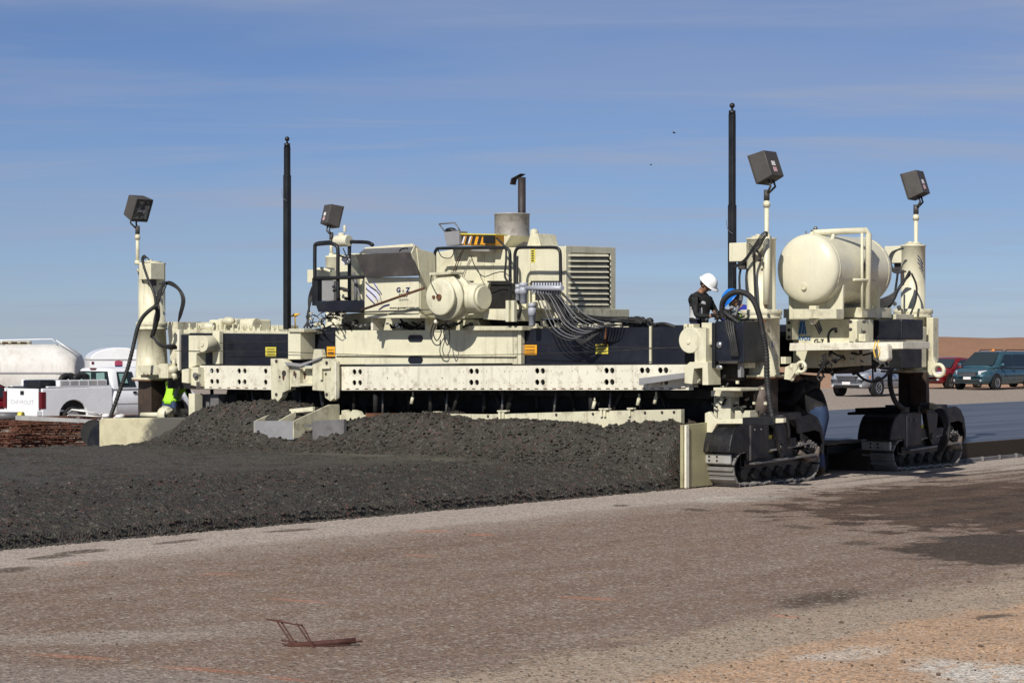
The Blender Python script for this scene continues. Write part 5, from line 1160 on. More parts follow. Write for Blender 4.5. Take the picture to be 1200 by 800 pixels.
# long side frames joining front and rear
for xx in (NC[0], LCp.x):
    b = B(); b.box((xx-.28, 2.75, 1.75), (xx+.20, 5.9, 2.45)); mk('side_frame', b, 'cream_dirty', bevel=.02)
b = B(); b.box((LCp.x+.4, 5.3, 1.75), (-1.2, 5.8, 2.5)); mk('rear_frame', b, 'navy', bevel=.02)
b = B(); b.box((LCp.x+.3, 1.35, 2.28), (-2.7, 5.3, 2.36)); b.box((-2.7, 1.05, 1.40), (-1.0, 2.6, 1.45)); b.box((-2.7, 2.6, 2.28), (-1.0, 5.3, 2.36)); mk('deck', b, 'underbody', bevel=.01)

fpart('hydraulic_reservoir', [(880, 436), (934, 441), (930, 505), (880, 505)], 2.45, 3.2, 'underbody')

for k in range(3): hose([(1080, 474+k*2, 5.6), (1094, 474.5+k*2, 5.4), (1107-k*2, 483+k*2, 5.3), (1112-k*2, 503, 5.3), (1108-k*3, 520, 5.3), (1100, 533-k*2, 5.4)], .032, ribs=(k == 1))
for k in range(2): hose([(905, 492, -.1), (914+k*3, 488, .0), (922+k*2, 500, .1), (924, 515+k*5, .2)], .024)
# weld seams, strap and nameplate on the receiver tank
for yy in (ty0+.12, ty1-.06):
    b = B(); P_ = [(tx+(tr+.001)*math.cos(a), yy, tz+(tr+.001)*math.sin(a)) for a in [2*PI*i/48 for i in range(49)]]; b.tube(P_, .007, 5, cap=False); mk('weld_seam', b, 'cream_dirty', tk, 0)
b = B(); b.box((tx+tr*.96, 2.2, tz-.02), (tx+tr*1.006, 2.45, tz+.10)); mk('nameplate', b, 'greysteel', tk, .003)
b = B(); b.cyl((tx+.02, ty0-.115, tz-.28), (tx+.02, ty0-.02, tz-.28), .05, seg=14); mk('drain_plug', b, 'cream_dirty', tk, 0)
# ------------------------------------------------------------------ vehicles
def lerpst(st, x):
    for a, b in zip(st, st[1:]):
        if a[0] <= x <= b[0]:
            t = (x-a[0])/(b[0]-a[0]+1e-9); return [p+(q-p)*t for p, q in zip(a, b)]
    return st[0] if x < st[0][0] else st[-1]
def loft(sec_fn, xs, closed_ends=True):
    b = B(); rings = [sec_fn(x) for x in xs]; n = len(rings[0]); vs = [p for r in rings for p in r]
    fs = [(i*n+k, i*n+(k+1) % n, (i+1)*n+(k+1) % n, (i+1)*n+k) for i in range(len(xs)-1) for k in range(n)]
    if closed_ends: fs += [tuple(range(n))[::-1], tuple(range((len(xs)-1)*n, len(xs)*n))]
    b.add(vs, fs, True); return b
def wheel(parent, x, y, r, w, side, rimmat='chrome'):
    s = 1 if side > 0 else -1
    b = B(); b.rev((x, y-w/2*s, r), (x, y+w/2*s, r), [(0, 0), (0, r*.85), (.08, r*.97), (.25, r), (.75, r), (.92, r*.97), (1, r*.85), (1, r*.62), (.9, r*.6), (.9, 0)], 28); t = b.build('wheel', 'tyre', parent)
    b = B(); yo = y+w/2*s; b.rev((x, yo-.05*s, r), (x, yo+.005*s, r), [(0, 0), (0, r*.63), (1, r*.63), (1, r*.56), (.5, r*.54), (.5, 0)], 24)
    for k in range(6):
        a = 2*PI*k/6; b.prism([(x+math.cos(a-.16)*r*.12, yo-.02*s, r+math.sin(a-.16)*r*.12), (x+math.cos(a+.16)*r*.12, yo-.02*s, r+math.sin(a+.16)*r*.12), (x+math.cos(a+.10)*r*.58, yo-.02*s, r+math.sin(a+.10)*r*.58), (x+math.cos(a-.10)*r*.58, yo-.02*s, r+math.sin(a-.10)*r*.58)], (0, .024*s, 0))
    b.build('rim', rimmat, t)
def car(name, label, cat, loc, head, L, Wd, H, body, cabin, wheels, wr, paintm, group='cars parked beyond the new slab', van=False, plate=True, sills=.24):
    """body: stations (x, ztop, halfwidth); cabin: (x, zroof, halfroof) from tail to nose with beltline zb"""
    root = empty(name, loc, head, label=label, cat=cat, group=group)
    def sec(x):
        _, zt, w, z0 = lerpst(body, x); r = []
        for yy, zz in ((.84, z0), (.97, z0+.10), (1, z0+.30), (1.0, (z0+zt)/2+.08), (.965, zt-.12), (.90, zt-.035), (.70, zt), (.35, zt+.012)): r.append((x, -w*yy, zz))
        return r+[(p[0], -p[1], p[2]) for p in r[::-1]]
    xs = sorted(set([s[0] for s in body]+list(np.linspace(body[0][0], body[-1][0], 26)))); bo = loft(sec, xs).build('body', paintm, root)
    def csec(x):
        _, zr, wr_, zb, wb = lerpst(cabin, x); r = [(x, -wb, zb-.03), (x, -wb, zb), (x, -(wb*.08+wr_*.92), zr-.09), (x, -wr_*.90, zr-.02), (x, -wr_*.5, zr)]
        return r+[(p[0], -p[1], p[2]) for p in r[::-1]]
    cx_ = sorted(set([s[0] for s in cabin]+list(np.linspace(cabin[0][0], cabin[-1][0], 14)))); ca = loft(csec, cx_).build('cabin', paintm, root)
    return root, bo, ca
def quad(parent, name, pts, mat, off):
    b = B(); b.prism([Vector(p) for p in pts], off); return b.build(name, mat, parent, .004)
def finish_car(root, bo, ca, wins, shields, wheels, wr, halfw, front, lights, mats=('glass',), grille=None, plate=None, back=None):
    for s in (-1, 1):
        for w in wins:
            quad(ca, 'window', [(x, s*y, z) for x, y, z in w], 'glass', (0, s*.012, .004))
    for nm, pts, off in shields: quad(ca, nm, pts, 'glass', off)
    for x in wheels:
        for s in (-1, 1):
            b = B(); c = (x, s*(halfw-.02), wr+.03); b.cyl(c, (x, s*(halfw+.006), wr+.03), wr*1.17, seg=28); b.build('wheel_arch', 'underbody', bo)
            wheel(root, x, s*(halfw-.09), wr, .22, s)
    for nm, pts, mt, off in lights: quad(bo, nm, pts, mt, off)
def hd_(deg): return R(deg)
def van_shape(name, label, cat, loc, head, paintm, sc=1., kind='van'):
    if kind == 'van':
        body = [(-2.55, .98, .86, .38), (-2.45, 1.02, .95, .26), (0, 1.04, .98, .24), (1.35, 1.05, .97, .24), (1.6, 1.02, .96, .26), (2.1, .96, .93, .28), (2.42, .80, .84, .30), (2.56, .62, .66, .32)]
        cab = [(-2.5, 1.30, .78, 1.0, .90), (-2.42, 1.66, .74, 1.0, .93), (-2.2, 1.74, .74, 1.0, .95), (.3, 1.76, .74, 1.02, .96), (.75, 1.70, .70, 1.03, .95), (1.75, 1.06, .66, 1.03, .90)]
    elif kind == 'suv':
        body = [(-2.2, 1.0, .84, .42), (-2.1, 1.06, .92, .34), (.9, 1.08, .93, .30), (1.15, 1.05, .92, .32), (1.9, .99, .88, .34), (2.12, .84, .82, .36), (2.22, .66, .72, .38)]
        cab = [(-2.15, 1.40, .74, 1.04, .88), (-2.0, 1.70, .70, 1.04, .90), (-.2, 1.76, .70, 1.06, .91), (.25, 1.72, .68, 1.07, .90), (1.0, 1.1, .64, 1.06, .86)]
    else:
        body = [(-2.1, .86, .80, .38), (-2.0, .92, .86, .28), (.9, .92, .87, .22), (1.3, .90, .86, .24), (1.85, .78, .82, .26), (2.1, .58, .66, .30)]
        cab = [(-1.9, .95, .66, .9, .82), (-1.3, 1.40, .62, .9, .84), (-.2, 1.47, .62, .91, .85), (.2, 1.43, .60, .92, .84), (1.15, .94, .58, .91, .80)]
    root, bo, ca = car(name, label, cat, loc, head, 5, 2, 1.75, body, cab, None, .34, paintm)
    hw = {'van': .98, 'suv': .93, 'car': .87}[kind]; zb = {'van': 1.06, 'suv': 1.10, 'car': .94}[kind]; zt = {'van': 1.60, 'suv': 1.60, 'car': 1.34}[kind]
    wb = {'van': .955, 'suv': .905, 'car': .84}[kind]; wt = {'van': .80, 'suv': .75, 'car': .66}[kind]
    if kind == 'van': spans = [(-2.28, -2.2, -1.28, -1.28), (-1.20, -1.20, -.12, -.12), (-.02, -.02, .62, 1.28)]; fx0, fx1, fz0, fz1, fw0, fw1 = .72, 1.66, 1.70, 1.12, .62, .80; rx, nose = -2.51, (2.10, 2.44, .92, .68, .80)
    elif kind == 'suv': spans = [(-1.95, -1.85, -1.2, -1.2), (-1.12, -1.12, -.32, -.32), (-.24, -.24, .12, .72)]; fx0, fx1, fz0, fz1, fw0, fw1 = .28, .94, 1.68, 1.14, .60, .76; rx, nose = -2.18, (1.85, 2.12, .94, .70, .80)
    else: spans = [(-1.72, -1.22, -.5, -.5), (-.42, -.42, .1, .88)]; fx0, fx1, fz0, fz1, fw0, fw1 = .24, 1.06, 1.38, .98, .52, .70; rx, nose = -2.05, (1.78, 2.04, .78, .60, .76)
    wins = [[(a, wb, zb), (d, wb, zb), (c, wt, zt), (b_, wt, zt)] for a, b_, c, d in spans]
    shields = [('windscreen', [(fx1, -fw1, fz1-.01), (fx1, fw1, fz1-.01), (fx0+.02, fw0, fz0), (fx0+.02, -fw0, fz0)], (.012, 0, .014)),
               ('rear_window', [(rx+.02, -.7, zb+.02), (rx+.02, .7, zb+.02), (rx+.10, .6, zt-.02), (rx+.10, -.6, zt-.02)], (-.10, 0, .0))]
    n0, n1, nz1, nz0, nw = nose; fr_ = n1+.04
    lights = []
    for s in (-1, 1):
        lights += [('headlight', [(n0+.12, s*nw*1.03, nz0+.02), (n1+.06, s*nw*.70, nz0), (n1+.02, s*nw*.66, nz0+.17), (n0+.04, s*nw*1.0, nz0+.20)], 'headglass', (.05, 0, .015)),
                   ('indicator', [(n0-.02, s*nw*1.10, nz0+.03), (n0+.10, s*nw*1.04, nz0+.03), (n0+.06, s*nw*1.02, nz0+.15), (n0-.02, s*nw*1.07, nz0+.15)], 'amberlens', (.03, s*.02, 0)),
                   ('tail_light', [(rx-.03, s*nw*1.05, .8), (rx-.03, s*nw*.85, .8), (rx-.03, s*nw*.85, 1.05), (rx-.03, s*nw*1.05, 1.05)], 'redlens', (-.04, 0, 0)),
                   ('fog_lamp', [(n1+.06, s*.70, .40), (n1+.06, s*.58, .40), (n1+.06, s*.58, .47), (n1+.06, s*.70, .47)], 'headglass', (.06, 0, 0))]
    gx_ = n1+.09
    lights += [('grille', [(gx_, -.42, nz0-.06), (gx_, .42, nz0-.06), (gx_-.03, .50, nz0+.12), (gx_-.03, -.50, nz0+.12)], 'underbody', (.03, 0, 0)),
               ('air_dam', [(gx_, -.62, .36), (gx_, .62, .36), (gx_, .60, .46), (gx_, -.60, .46)], 'underbody', (.04, 0, 0)),
               ('number_plate', [(gx_+.045, -.19, .48), (gx_+.045, .19, .48), (gx_+.045, .19, .60), (gx_+.045, -.19, .60)], 'whitest', (.02, 0, 0))]
    finish_car(root, bo, ca, wins, shields, {'van': (-1.5, 1.58), 'suv': (-1.3, 1.35), 'car': (-1.25, 1.35)}[kind], {'van': .34, 'suv': .36, 'car': .31}[kind], hw, None, lights)
    b = B(); g_ = B()
    for k in range(3): g_.box((gx_+.03, -.42, nz0-.03+k*.045), (gx_+.04, .42, nz0-.015+k*.045))
    g_.build('grille_bar', 'chrome', bo)
    for s in (-1, 1):
        m = B(); m.blob((fx1-.35, s*(wb+.14), zb+.08), .10, (.7, 1.1, .75)); m.box((fx1-.38, s*wb, zb+.02), (fx1-.32, s*(wb+.1), zb+.06)); m.build('mirror', paintm, ca)
        d = B(); 
        for xx in (spans[-1][0]-.04, spans[-1][3]-.12) + ((spans[0][3]+.04,) if kind == 'van' else ()): d.box((xx-.006, s*(hw-.006), .42), (xx+.006, s*(hw+.002), zb-.1))
        d.box((-1.9, s*(hw-.004), .62), (1.0, s*(hw+.005), .655)); d.build('door_seam', 'underbody', bo)
        h_ = B(); h_.box((spans[-1][0]+.02, s*hw*.985, zb-.17), (spans[-1][0]+.2, s*(hw+.015), zb-.13)); h_.build('door_handle', paintm, bo)
        if kind != 'car': rr = B(); rr.tube([(-2.0, s*.66, {'van': 1.74, 'suv': 1.74}[kind]), (-1.9, s*.66, 1.81), (.1, s*.66, 1.82), (.25, s*.66, 1.76)], .022, 6); rr.build('roof_rail', 'black', ca)
    if kind == 'van': a_ = B(); a_.box((.05, -.12, 1.76), (.25, .12, 1.79)); a_.blob((.15, 0, 1.80), .07, (1.1, 1, .8)); a_.build('roof_beacon', 'amberlens', ca)
    return root
def gzz(x, y): return float(gz(np.array(float(x)), np.array(float(y))))
def at_px(px, Y): x = (px-600)/FPX*Y; return (x, Y, gzz(x, Y))
van_shape('minivan', 'teal minivan with an amber beacon on its roof, parked far right before the tan berm', 'van', at_px(1166, 102.5), hd_(-131), 'teal')
van_shape('parked_car', 'dark red car parked between the far crawler track and the teal minivan', 'car', at_px(1112, 104.5), hd_(-131), 'redcar', kind='car')
van_shape('parked_suv', 'silver suv seen in the gap under the side of the paving machine', 'suv', at_px(1027, 90), hd_(-131), 'silver', kind='suv')
van_shape('parked_suv', 'white suv cut off by the right frame edge behind the teal minivan', 'suv', at_px(1222, 108), hd_(-131), 'white', kind='suv')
van_shape('parked_car', 'dark red car cut off at the left edge behind the white pickup tailgate', 'car', at_px(-22, 70), hd_(46.5), 'redcar', kind='car')

M['faint'] = paint('pale_grey_lettering', (.42, .43, .47), .4, .05)
def pickup():
    x0, y0 = -12.48, 67.8; root = empty('pickup_truck', (x0, y0, -.5), R(46.5), label='white crew cab pickup with dark cargo in its bed, tailgate towards the camera', cat='pickup truck')
    zb = 1.32; b = B()
    side = [(-2.9, .52), (-2.9, zb), (-.40, zb+.02), (-.40, .52), (-1.28, .50)]
    arch = [(-1.80+.50*math.cos(a), .50+.47*math.sin(a)*1.0) for a in [PI*i/12 for i in range(13)]]
    for s in (-1, 1):
        poly = [(-2.9, .50), (-2.9, zb), (-.40, zb+.02), (-.40, .50)]+arch
        b.prism([(x, s*.99, z) for x, z in poly], (0, -s*.10, 0))
    b.box((-2.85, -.9, .62), (-.42, .9, .68)); b.box((-.46, -.95, .6), (-.41, .95, zb)); bed = b.build('cargo_bed', 'white', root, .02)
    b = B(); b.box((-2.93, -.80, .66), (-2.87, .80, zb-.01)); tg = b.build('tailgate', 'white', root, .02)
    b = B(); b.box((-2.945, -.09, 1.12), (-2.93, .09, 1.24)); b.build('tailgate_handle', 'black', tg, .02)
    b = B(); b.box((-2.90, -.80, zb-.012), (-2.84, .80, zb+.035)); b.build('tailgate_cap', 'black', tg, .008)
    textmesh('CHEVROLET', .175, 'faint', 'lettering', tg, (-2.931, 0, .90), (0, -1, 0), (0, 0, 1), .003, 0, 1.22)
    for s in (-1, 1):
        b = B(); b.box((-2.94, s*.85, .72), (-2.78, s*1.0, 1.22)); b.build('tail_light', 'redlens', root, .015)
        b = B(); b.box((-2.7, s*.86, zb+.02), (-.45, s*.98, zb+.06)); b.box((-2.3, s*.80, zb+.06), (-.6, s*.985, zb+.24)); tb = b.build('side_toolbox', 'white', root, .01)
        for k in range(5):
            b = B(); b.box((-2.25+k*.33, s*.987, zb+.09), (-1.97+k*.33, s*.993, zb+.21)); b.build('toolbox_door', 'alu', tb, .004)
    b = B(); b.box((-3.10, -.98, .50), (-2.9, .98, .68)); b.box((-3.08, -.3, .40), (-2.9, .3, .50)); b.build('rear_bumper', 'white', root, .03)
    b = B(); b.box((-2.95, -.85, .36), (-2.4, .85, .50)); b.box((-2.6, -.45, .38), (2.3, .45, .5)); b.box((-2.42, -.88, .45), (-1.18, .88, 1.02)); b.build('chassis', 'underbody', root)
    # cab and bonnet
    body = [(-.38, 1.30, .98, .46), (1.75, 1.30, .98, .44), (1.9, 1.27, .97, .46), (2.8, 1.18, .94, .48), (2.98, 1.0, .90, .52)]
    def sec(x):
        _, zt, w, z0 = lerpst(body, x); r = [(x, -w*yy, zz) for yy, zz in ((.9, z0), (1, z0+.1), (1.0, z0+.5), (.97, zt-.10), (.88, zt-.02), (.5, zt))]; return r+[(p[0], -p[1], p[2]) for p in r[::-1]]
    bo = loft(sec, list(np.linspace(-.38, 2.98, 18))).build('body', 'white', root)
    cab = [(-.38, 1.84, .74, 1.28, .95), (-.30, 1.90, .76, 1.28, .96), (.9, 1.92, .76, 1.28, .96), (1.15, 1.88, .74, 1.28, .95), (1.95, 1.30, .70, 1.28, .90)]
    def csec(x):
        _, zr, wr_, z_, wb = lerpst(cab, x); r = [(x, -wb, z_-.03), (x, -wb, z_), (x, -(wb*.08+wr_*.92), zr-.09), (x, -wr_*.9, zr-.02), (x, -wr_*.5, zr)]; return r+[(p[0], -p[1], p[2]) for p in r[::-1]]
    ca = loft(csec, sorted(set([c[0] for c in cab]+list(np.linspace(-.38, 1.95, 10))))).build('cab', 'white', root)
    b = B(); b.prism([(-.385, -.84, 1.34), (-.385, .84, 1.34), (-.385, .74, 1.80), (-.385, -.74, 1.80)], (-.012, 0, 0)); rw = b.build('rear_window', 'glass', ca, .01)
    for a0, a1 in ((-.62, -.18), (.10, .66)):
        b = B(); b.prism([(-.398, a0, 1.38), (-.398, a1, 1.38), (-.398, a1*.94, 1.74), (-.398, a0*.94, 1.76)], (-.004, 0, 0)); b.build('window_reflection', 'glassrefl', rw)
    b = B(); b.box((-.42, -.14, 1.855), (-.36, .14, 1.895)); b.build('brake_light', 'redlens', ca)
    for s in (-1, 1):
        for a, b0, c, d, mt in ((-.16, -.12, .45, .50, 'glass'), (.62, .62, 1.12, 1.50, 'glass')):
            q = [(a, .957, 1.32), (d, .957, 1.32), (c, .80, 1.78), (b0, .80, 1.78)]; w_ = quad(ca, 'window', [(x, s*y, z) for x, y, z in q], mt, (0, s*.012, .003))
            q = [(a+.08, .968, 1.44), ((a+d)/2+.03, .968, 1.44), ((a+d)/2, .835, 1.73), (a+.10, .835, 1.73)]; quad(w_, 'window_reflection', [(x, s*y, z) for x, y, z in q], 'glassrefl', (0, s*.006, .001))
        h_ = B(); 
        for x in (.38, 1.35)[:1]: h_.box((x, s*.97, 1.12), (x+.13, s*1.0, 1.19))
        h_.build('door_handle', 'black', bo, .01)
        h_ = B(); 
        for x in (-.22, .56, 1.55): h_.box((x-.006, s*.972, .60), (x+.006, s*.984, 1.25))
        h_.box((-.35, s*.975, .80), (2.0, s*.986, .83)); h_.build('door_seam', 'greysteel', bo)
        m = B(); m.box((1.50, s*.98, 1.32), (1.62, s*1.22, 1.56)); m.build('mirror', 'black', ca, .03)
        m = B(); m.box((2.9, s*.62, .86), (2.99, s*.90, 1.06)); m.build('headlight', 'headglass', bo, .01)
    b = B(); b.prism([(1.93, -.80, 1.33), (1.93, .80, 1.33), (1.20, .66, 1.84), (1.20, -.66, 1.84)], (.014, 0, .016)); b.build('windscreen', 'glass', ca)
    b = B(); b.box((2.95, -.58, .72), (3.02, .58, 1.06)); b.build('grille', 'underbody', bo, .01); b = B(); b.box((2.9, -.95, .48), (3.08, .95, .68)); b.build('front_bumper', 'chrome', bo, .03)
    for x in (-1.80, 2.05):
        for s in (-1, 1):
            if x > 0: b = B(); b.cyl((x, s*.9, .50), (x, s*.985, .50), .46, seg=28); b.build('wheel_arch', 'underbody', bo)
            wheel(root, x, s*.86, .39, .24, s)
    return root
pk = pickup()
def world_of(root, p): return root.matrix_basis @ Vector(p)
bpy.context.view_layer.update()
def on_truck(name, bld, mat, label, cat, group=None, bevel=.02):
    o = bld.build(name, mat, None, bevel); o.matrix_world = Matrix.Translation(pk.location) @ Matrix.Rotation(R(46.5), 4, 'Z'); return tag(o, label, cat, group)
b = B(); b.box((-2.75, -.62, .70), (-2.15, .05, 1.56)); on_truck('fuel_tank', b, 'black', 'boxy black tank just inside the tailgate of the white pickup', 'tank', bevel=.06)
b = B(); b.cyl((-2.45, .12, .70), (-2.45, .12, 1.55), .30, seg=18); on_truck('barrel', b, 'navy', 'dark blue barrel beside the black tank in the pickup bed', 'barrel')
for k in range(4):
    b = B(); cx = -1.30+k*.24; c = Vector((cx, .1+.12*(k % 2), 1.45)); P_ = [c+Vector((.23*math.cos(a), 0, .23*math.sin(a))) for a in [2*PI*i/20 for i in range(21)]]; b.tube(P_, .075, 8, cap=False)
    on_truck('spare_tyre', b, 'tyre', 'black tyre heaped in the bed right behind the pickup cab', 'tyre', 'tyres heaped in the pickup bed', 0)
# white tank trailer
tr_ = empty('tank_trailer', (-24.6, 82, gzz(-24.6, 82)), R(0), label='long white tank trailer with a top walkway, cut off by the left frame edge', cat='tank trailer')
zt0 = 2.62; st = [(-6, zt0, 1.15), (7.9, zt0, 1.15), (8.35, zt0-.22, 1.12), (8.62, zt0-.42, 1.05), (8.66, zt0-.60, .9)]
def tsec(x):
    _, zt, w = lerpst(st, x); zb_ = .75+(0 if x < 8 else (x-8)*.5); return [(x, w*.42*s if a == 0 else w*a*s, z) for s, seq in ((-1, ((.80, zb_), (.97, zb_+.25), (1, (zt+zb_)/2-.1), (1, (zt+zb_)/2+.25), (.80, zt-.22), (.45, zt-.02))), (1, ((.45, zt-.02), (.80, zt-.22), (1, (zt+zb_)/2+.25), (1, (zt+zb_)/2-.1), (.97, zb_+.25), (.80, zb_)))) for a, z in seq]
tb_ = loft(tsec, [-6, 0, 4, 7.9, 8.1, 8.35, 8.5, 8.62, 8.66]).build('tank', 'tanker', tr_, .0)
b = B(); b.box((-6, -1.17, 1.52), (8.55, -1.13, 1.58)); b.box((-6, -1.19, 1.0), (8.4, -1.12, 1.06)); b.build('trim_band', 'greysteel', tb_)
b = B(); b.tube([(4.0, -.7, zt0+.02), (4.0, -.7, zt0+.13), (5.9, -.7, zt0+.13), (7.75, -.7, zt0+.17), (7.9, -.7, zt0+.02)], .02, 6); b.tube([(5.9, -.7, zt0), (5.9, -.7, zt0+.13)], .02, 6); b.tube([(7.9, -.7, zt0+.12), (8.6, -.7, zt0-.35)], .02, 6); b.build('guard_rail', 'white', tb_)
b = B(); b.box((5.1, -.55, zt0-.02), (6.9, -.2, zt0+.09)); wk = b.build('walkway', 'cream_dirty', tb_)
b = B(); 
for k in range(5): b.box((5.2+k*.34, -.57, zt0+.0), (5.42+k*.34, -.55, zt0+.06))
b.build('walkway_opening', 'rust', wk)
b = B(); b.box((-6, -.5, .55), (8.3, .5, .78)); b.build('chassis', 'underbody', tr_)
for x in (1.2, 2.4, 6.9):
    for s in (-1, 1): wheel(tr_, x, s*.95, .48, .28, s, 'white')
# white box trailer behind the pickup cab
bx_ = empty('box_trailer', ((136.5-600)/FPX*79, 79, gzz(-14, 79)), R(14), label='white box trailer with an arched roof and a small red and blue shield badge', cat='trailer')
b = B(); pts = [(-1.02, -1.8, .55), (1.02, -1.8, .55), (1.02, -1.8, 2.05)]+[(1.02*math.cos(a), -1.8, 2.05+.42*math.sin(a)) for a in [PI*i/14 for i in range(1, 14)]]+[(-1.02, -1.8, 2.05)]
b.prism(pts, (0, 3.6, 0)); bb_ = b.build('box_body', 'white', bx_, .03)
b = B(); b.box((-1.04, -1.82, 2.03), (1.04, 1.82, 2.07)); b.build('roof_seam', 'alu', bb_)
sh_ = [(-.13, 2.0), (.0, 2.02), (.13, 2.0), (.13, 1.85), (.09, 1.74), (0, 1.66), (-.09, 1.74), (-.13, 1.85)]
o_ = -.05
b = B(); b.prism([(x*1.15+o_, -1.803, 1.84+(z-1.84)*1.12) for x, z in sh_], (0, -.004, 0)); sg = b.build('shield_badge', 'whitest', bb_)
b = B(); b.prism([(x+o_, -1.809, z) for x, z in sh_ if z > 1.84]+[], (0, -.003, 0)); b.build('badge_top', 'badgered', sg) if 'badgered' in M else None
M['badgered'] = paint('badge_red', (.35, .05, .10), .4, .05); b.build('badge_top', 'badgered', sg)
b = B(); b.prism([(x+o_, -1.809, z) for x, z in ((-.13, 1.85), (.13, 1.85), (.09, 1.74), (0, 1.66), (-.09, 1.74))], (0, -.003, 0)); b.build('badge_base', 'navydecal', sg)
b = B(); b.box((-.14+o_, -1.806, 1.50), (.14+o_, -1.802, 1.57)); b.build('badge_caption', 'greysteel', sg)
for s in (-1, 1): b = B(); b.box((s*.98, -1.83, 1.9), (s*.90, -1.8, 1.98)); b.build('marker_light', 'redlens', bb_)
b = B(); b.box((-.6, -1.7, .35), (.6, 1.7, .55)); b.build('chassis', 'underbody', bx_)
for y in (-.3, .5):
    for s in (-1, 1):
        b = B(); b.rev((s*.92-.1, y, .33), (s*.92+.1, y, .33), [(0, 0), (0, .28), (.1, .33), (.9, .33), (1, .28), (1, 0)], 22); b.build('wheel', 'tyre', bx_)

# ------------------------------------------------------------------ things around the machine
# stacked dowel baskets (bent wire frames carrying rusty bars)
def basket_mesh(name, Lb, nb, hgt, rr, wr_, wid):
    b = B()
    for k in range(nb):
        x = -Lb/2+Lb*(k+.5)/nb; b.tube([(x, -wid/2, hgt*.6), (x, wid/2, hgt*.6)], rr, 6)
    root = b.build(name, 'rustred', None); rb = root
    w = B()
    for s in (-1, 1):
        w.tube([(-Lb/2, s*wid*.42, .012), (Lb/2, s*wid*.42, .012)], wr_, 5); w.tube([(-Lb/2, s*wid*.30, hgt), (Lb/2, s*wid*.30, hgt)], wr_, 5)
        for k in range(nb*2): x = -Lb/2+Lb*(k+.5)/nb/2; w.tube([(x, s*wid*.42, .012), (x+.03, s*wid*.33, hgt)], wr_*.8, 4)
    return rb, w.build('wire_frame', 'rustred', rb)
bk, bkw = basket_mesh('dowel_basket', 3.2, 11, .115, .018, .009, .62)
cnt = 0; LBL = 'rusty wire dowel basket in the dense stack left of the beige form box'
for lay in range(11):
    for col in range(3):
        o = bk if cnt == 0 else bk.copy()
        if cnt: COL.objects.link(o); c = bkw.copy(); COL.objects.link(c); c.parent = o
        x = -9.65-col*1.7+random.uniform(-.2, .2); y = 49.5+random.uniform(-.25, .25)+col*.4
        o.location = (x, y, gzz(x, y)+.01+lay*.085); o.rotation_euler = (random.uniform(-.03, .03), random.uniform(-.02, .02), R(2)+random.uniform(-.12, .12)); tag(o, LBL, 'dowel basket', 'stacked dowel baskets'); cnt += 1
# loose bars over the stack
for k in range(26):
    x = random.uniform(-11.4, -9.6); y = random.uniform(48.9, 49.5); z0 = gzz(x, y)+random.uniform(.05, .95); a = random.uniform(-.25, .25); l_ = random.uniform(.8, 1.6)
    b = B(); b.tube([(-l_/2, 0, -a*.3), (0, .02, 0), (l_/2, 0, a*.3)], .012, 5); o = b.build('steel_bar', 'rustred'); o.location = (x, y, z0); o.rotation_euler = (0, 0, random.uniform(-.2, .2))
    tag(o, 'thin rusty steel bar poking out across the face of the basket stack', 'steel bar', 'loose bars on the basket stack')
def thing_front(name, label, cat, pts, y0, y1, mat, bevel=.01, **k):
    b = fr(B(), pts, y0, y1); o = b.build(name, mat, None, bevel); o.location = (M0[0], M0[1], 0); o.rotation_euler = (0, 0, -TH); return tag(o, label, cat, **k)
def pavthing(b, name, mat, label, cat, bevel=.004, group=None):
    o = b.build(name, mat, None, bevel); o.location = (M0[0], M0[1], 0); o.rotation_euler = (0, 0, -TH); return tag(o, label, cat, group)
ff = NT('spattered_form'); nn = ff.noise(4, 7, .7); sx_ = ff.n('ShaderNodeSeparateXYZ'); ff.l(ff.co(), sx_.inputs[0])
px_ = F(175, 500, -.5).x; g_ = ff.mr(ff.ma('ADD', ff.ma('ADD', sx_.outputs[0], ff.ma('MULTIPLY', nn, .9)), ff.ma('MULTIPLY', sx_.outputs[2], -.6)), px_-.1, px_+.35)
cc_ = ff.mix(ff.mr(nn, .4, .7), (.56, .52, .35), (.44, .40, .27)); M['form'] = ff.fin(ff.mix(g_, cc_, (.10, .095, .082)), .65, 0, ff.bump(nn, .2, .02))
thing_front('side_form', 'long beige steel form box spattered with wet concrete, left of the heap', 'form box', [(116, 493), (119, 490), (222, 489), (222, 540), (116, 540)], -.55, -.30, 'form', .02)
b = B(); b.cyl(F(110, 507, .35), F(110, 507, .75), .26, seg=28); b.cyl(F(110, 507, .34), F(110, 507, .36), .12, seg=16); pavthing(b, 'old_tyre', 'tyre', 'black tyre standing between the basket stack and the beige form box', 'tyre')
def wb_(px, py, Y): return WD(px, py, Y)
b = B(); p, q = wb_(18, 486.5, 46.5), wb_(168, 495, 44.0); b.prism([p, q, q+Vector((0, 0, -.05)), p+Vector((0, 0, -.10))], (0, .12, 0)); tag(b.build('straightedge', 'alu', None, .006), 'long pale aluminium straightedge lying across the basket stack', 'straightedge')
b = B(); p, q = wb_(-12, 487, 48.3), wb_(22, 487.2, 48.3); b.cyl(p, q, .085, seg=16); pi_ = b.build('plastic_pipe', 'hosegrey'); tag(pi_, 'grey plastic pipe with a yellow end cap lying on the basket stack', 'pipe')
b = B(); b.cyl(q, q+Vector((.10, -.02, 0)), .092, seg=16); b.build('end_cap', 'yellow', pi_)
b = B(); p = wb_(133, 488.5, 44.5)
for k in range(7): c = p+Vector((random.uniform(-.2, .2), random.uniform(-.1, .1), random.uniform(-.05, .03))); b.blob(c, random.uniform(.05, .10), (1.3, 1, .6), 8)
tag(b.build('cloth_bundle', 'whitest'), 'crumpled white cloth lying behind the left end of the beige form box', 'cloth')
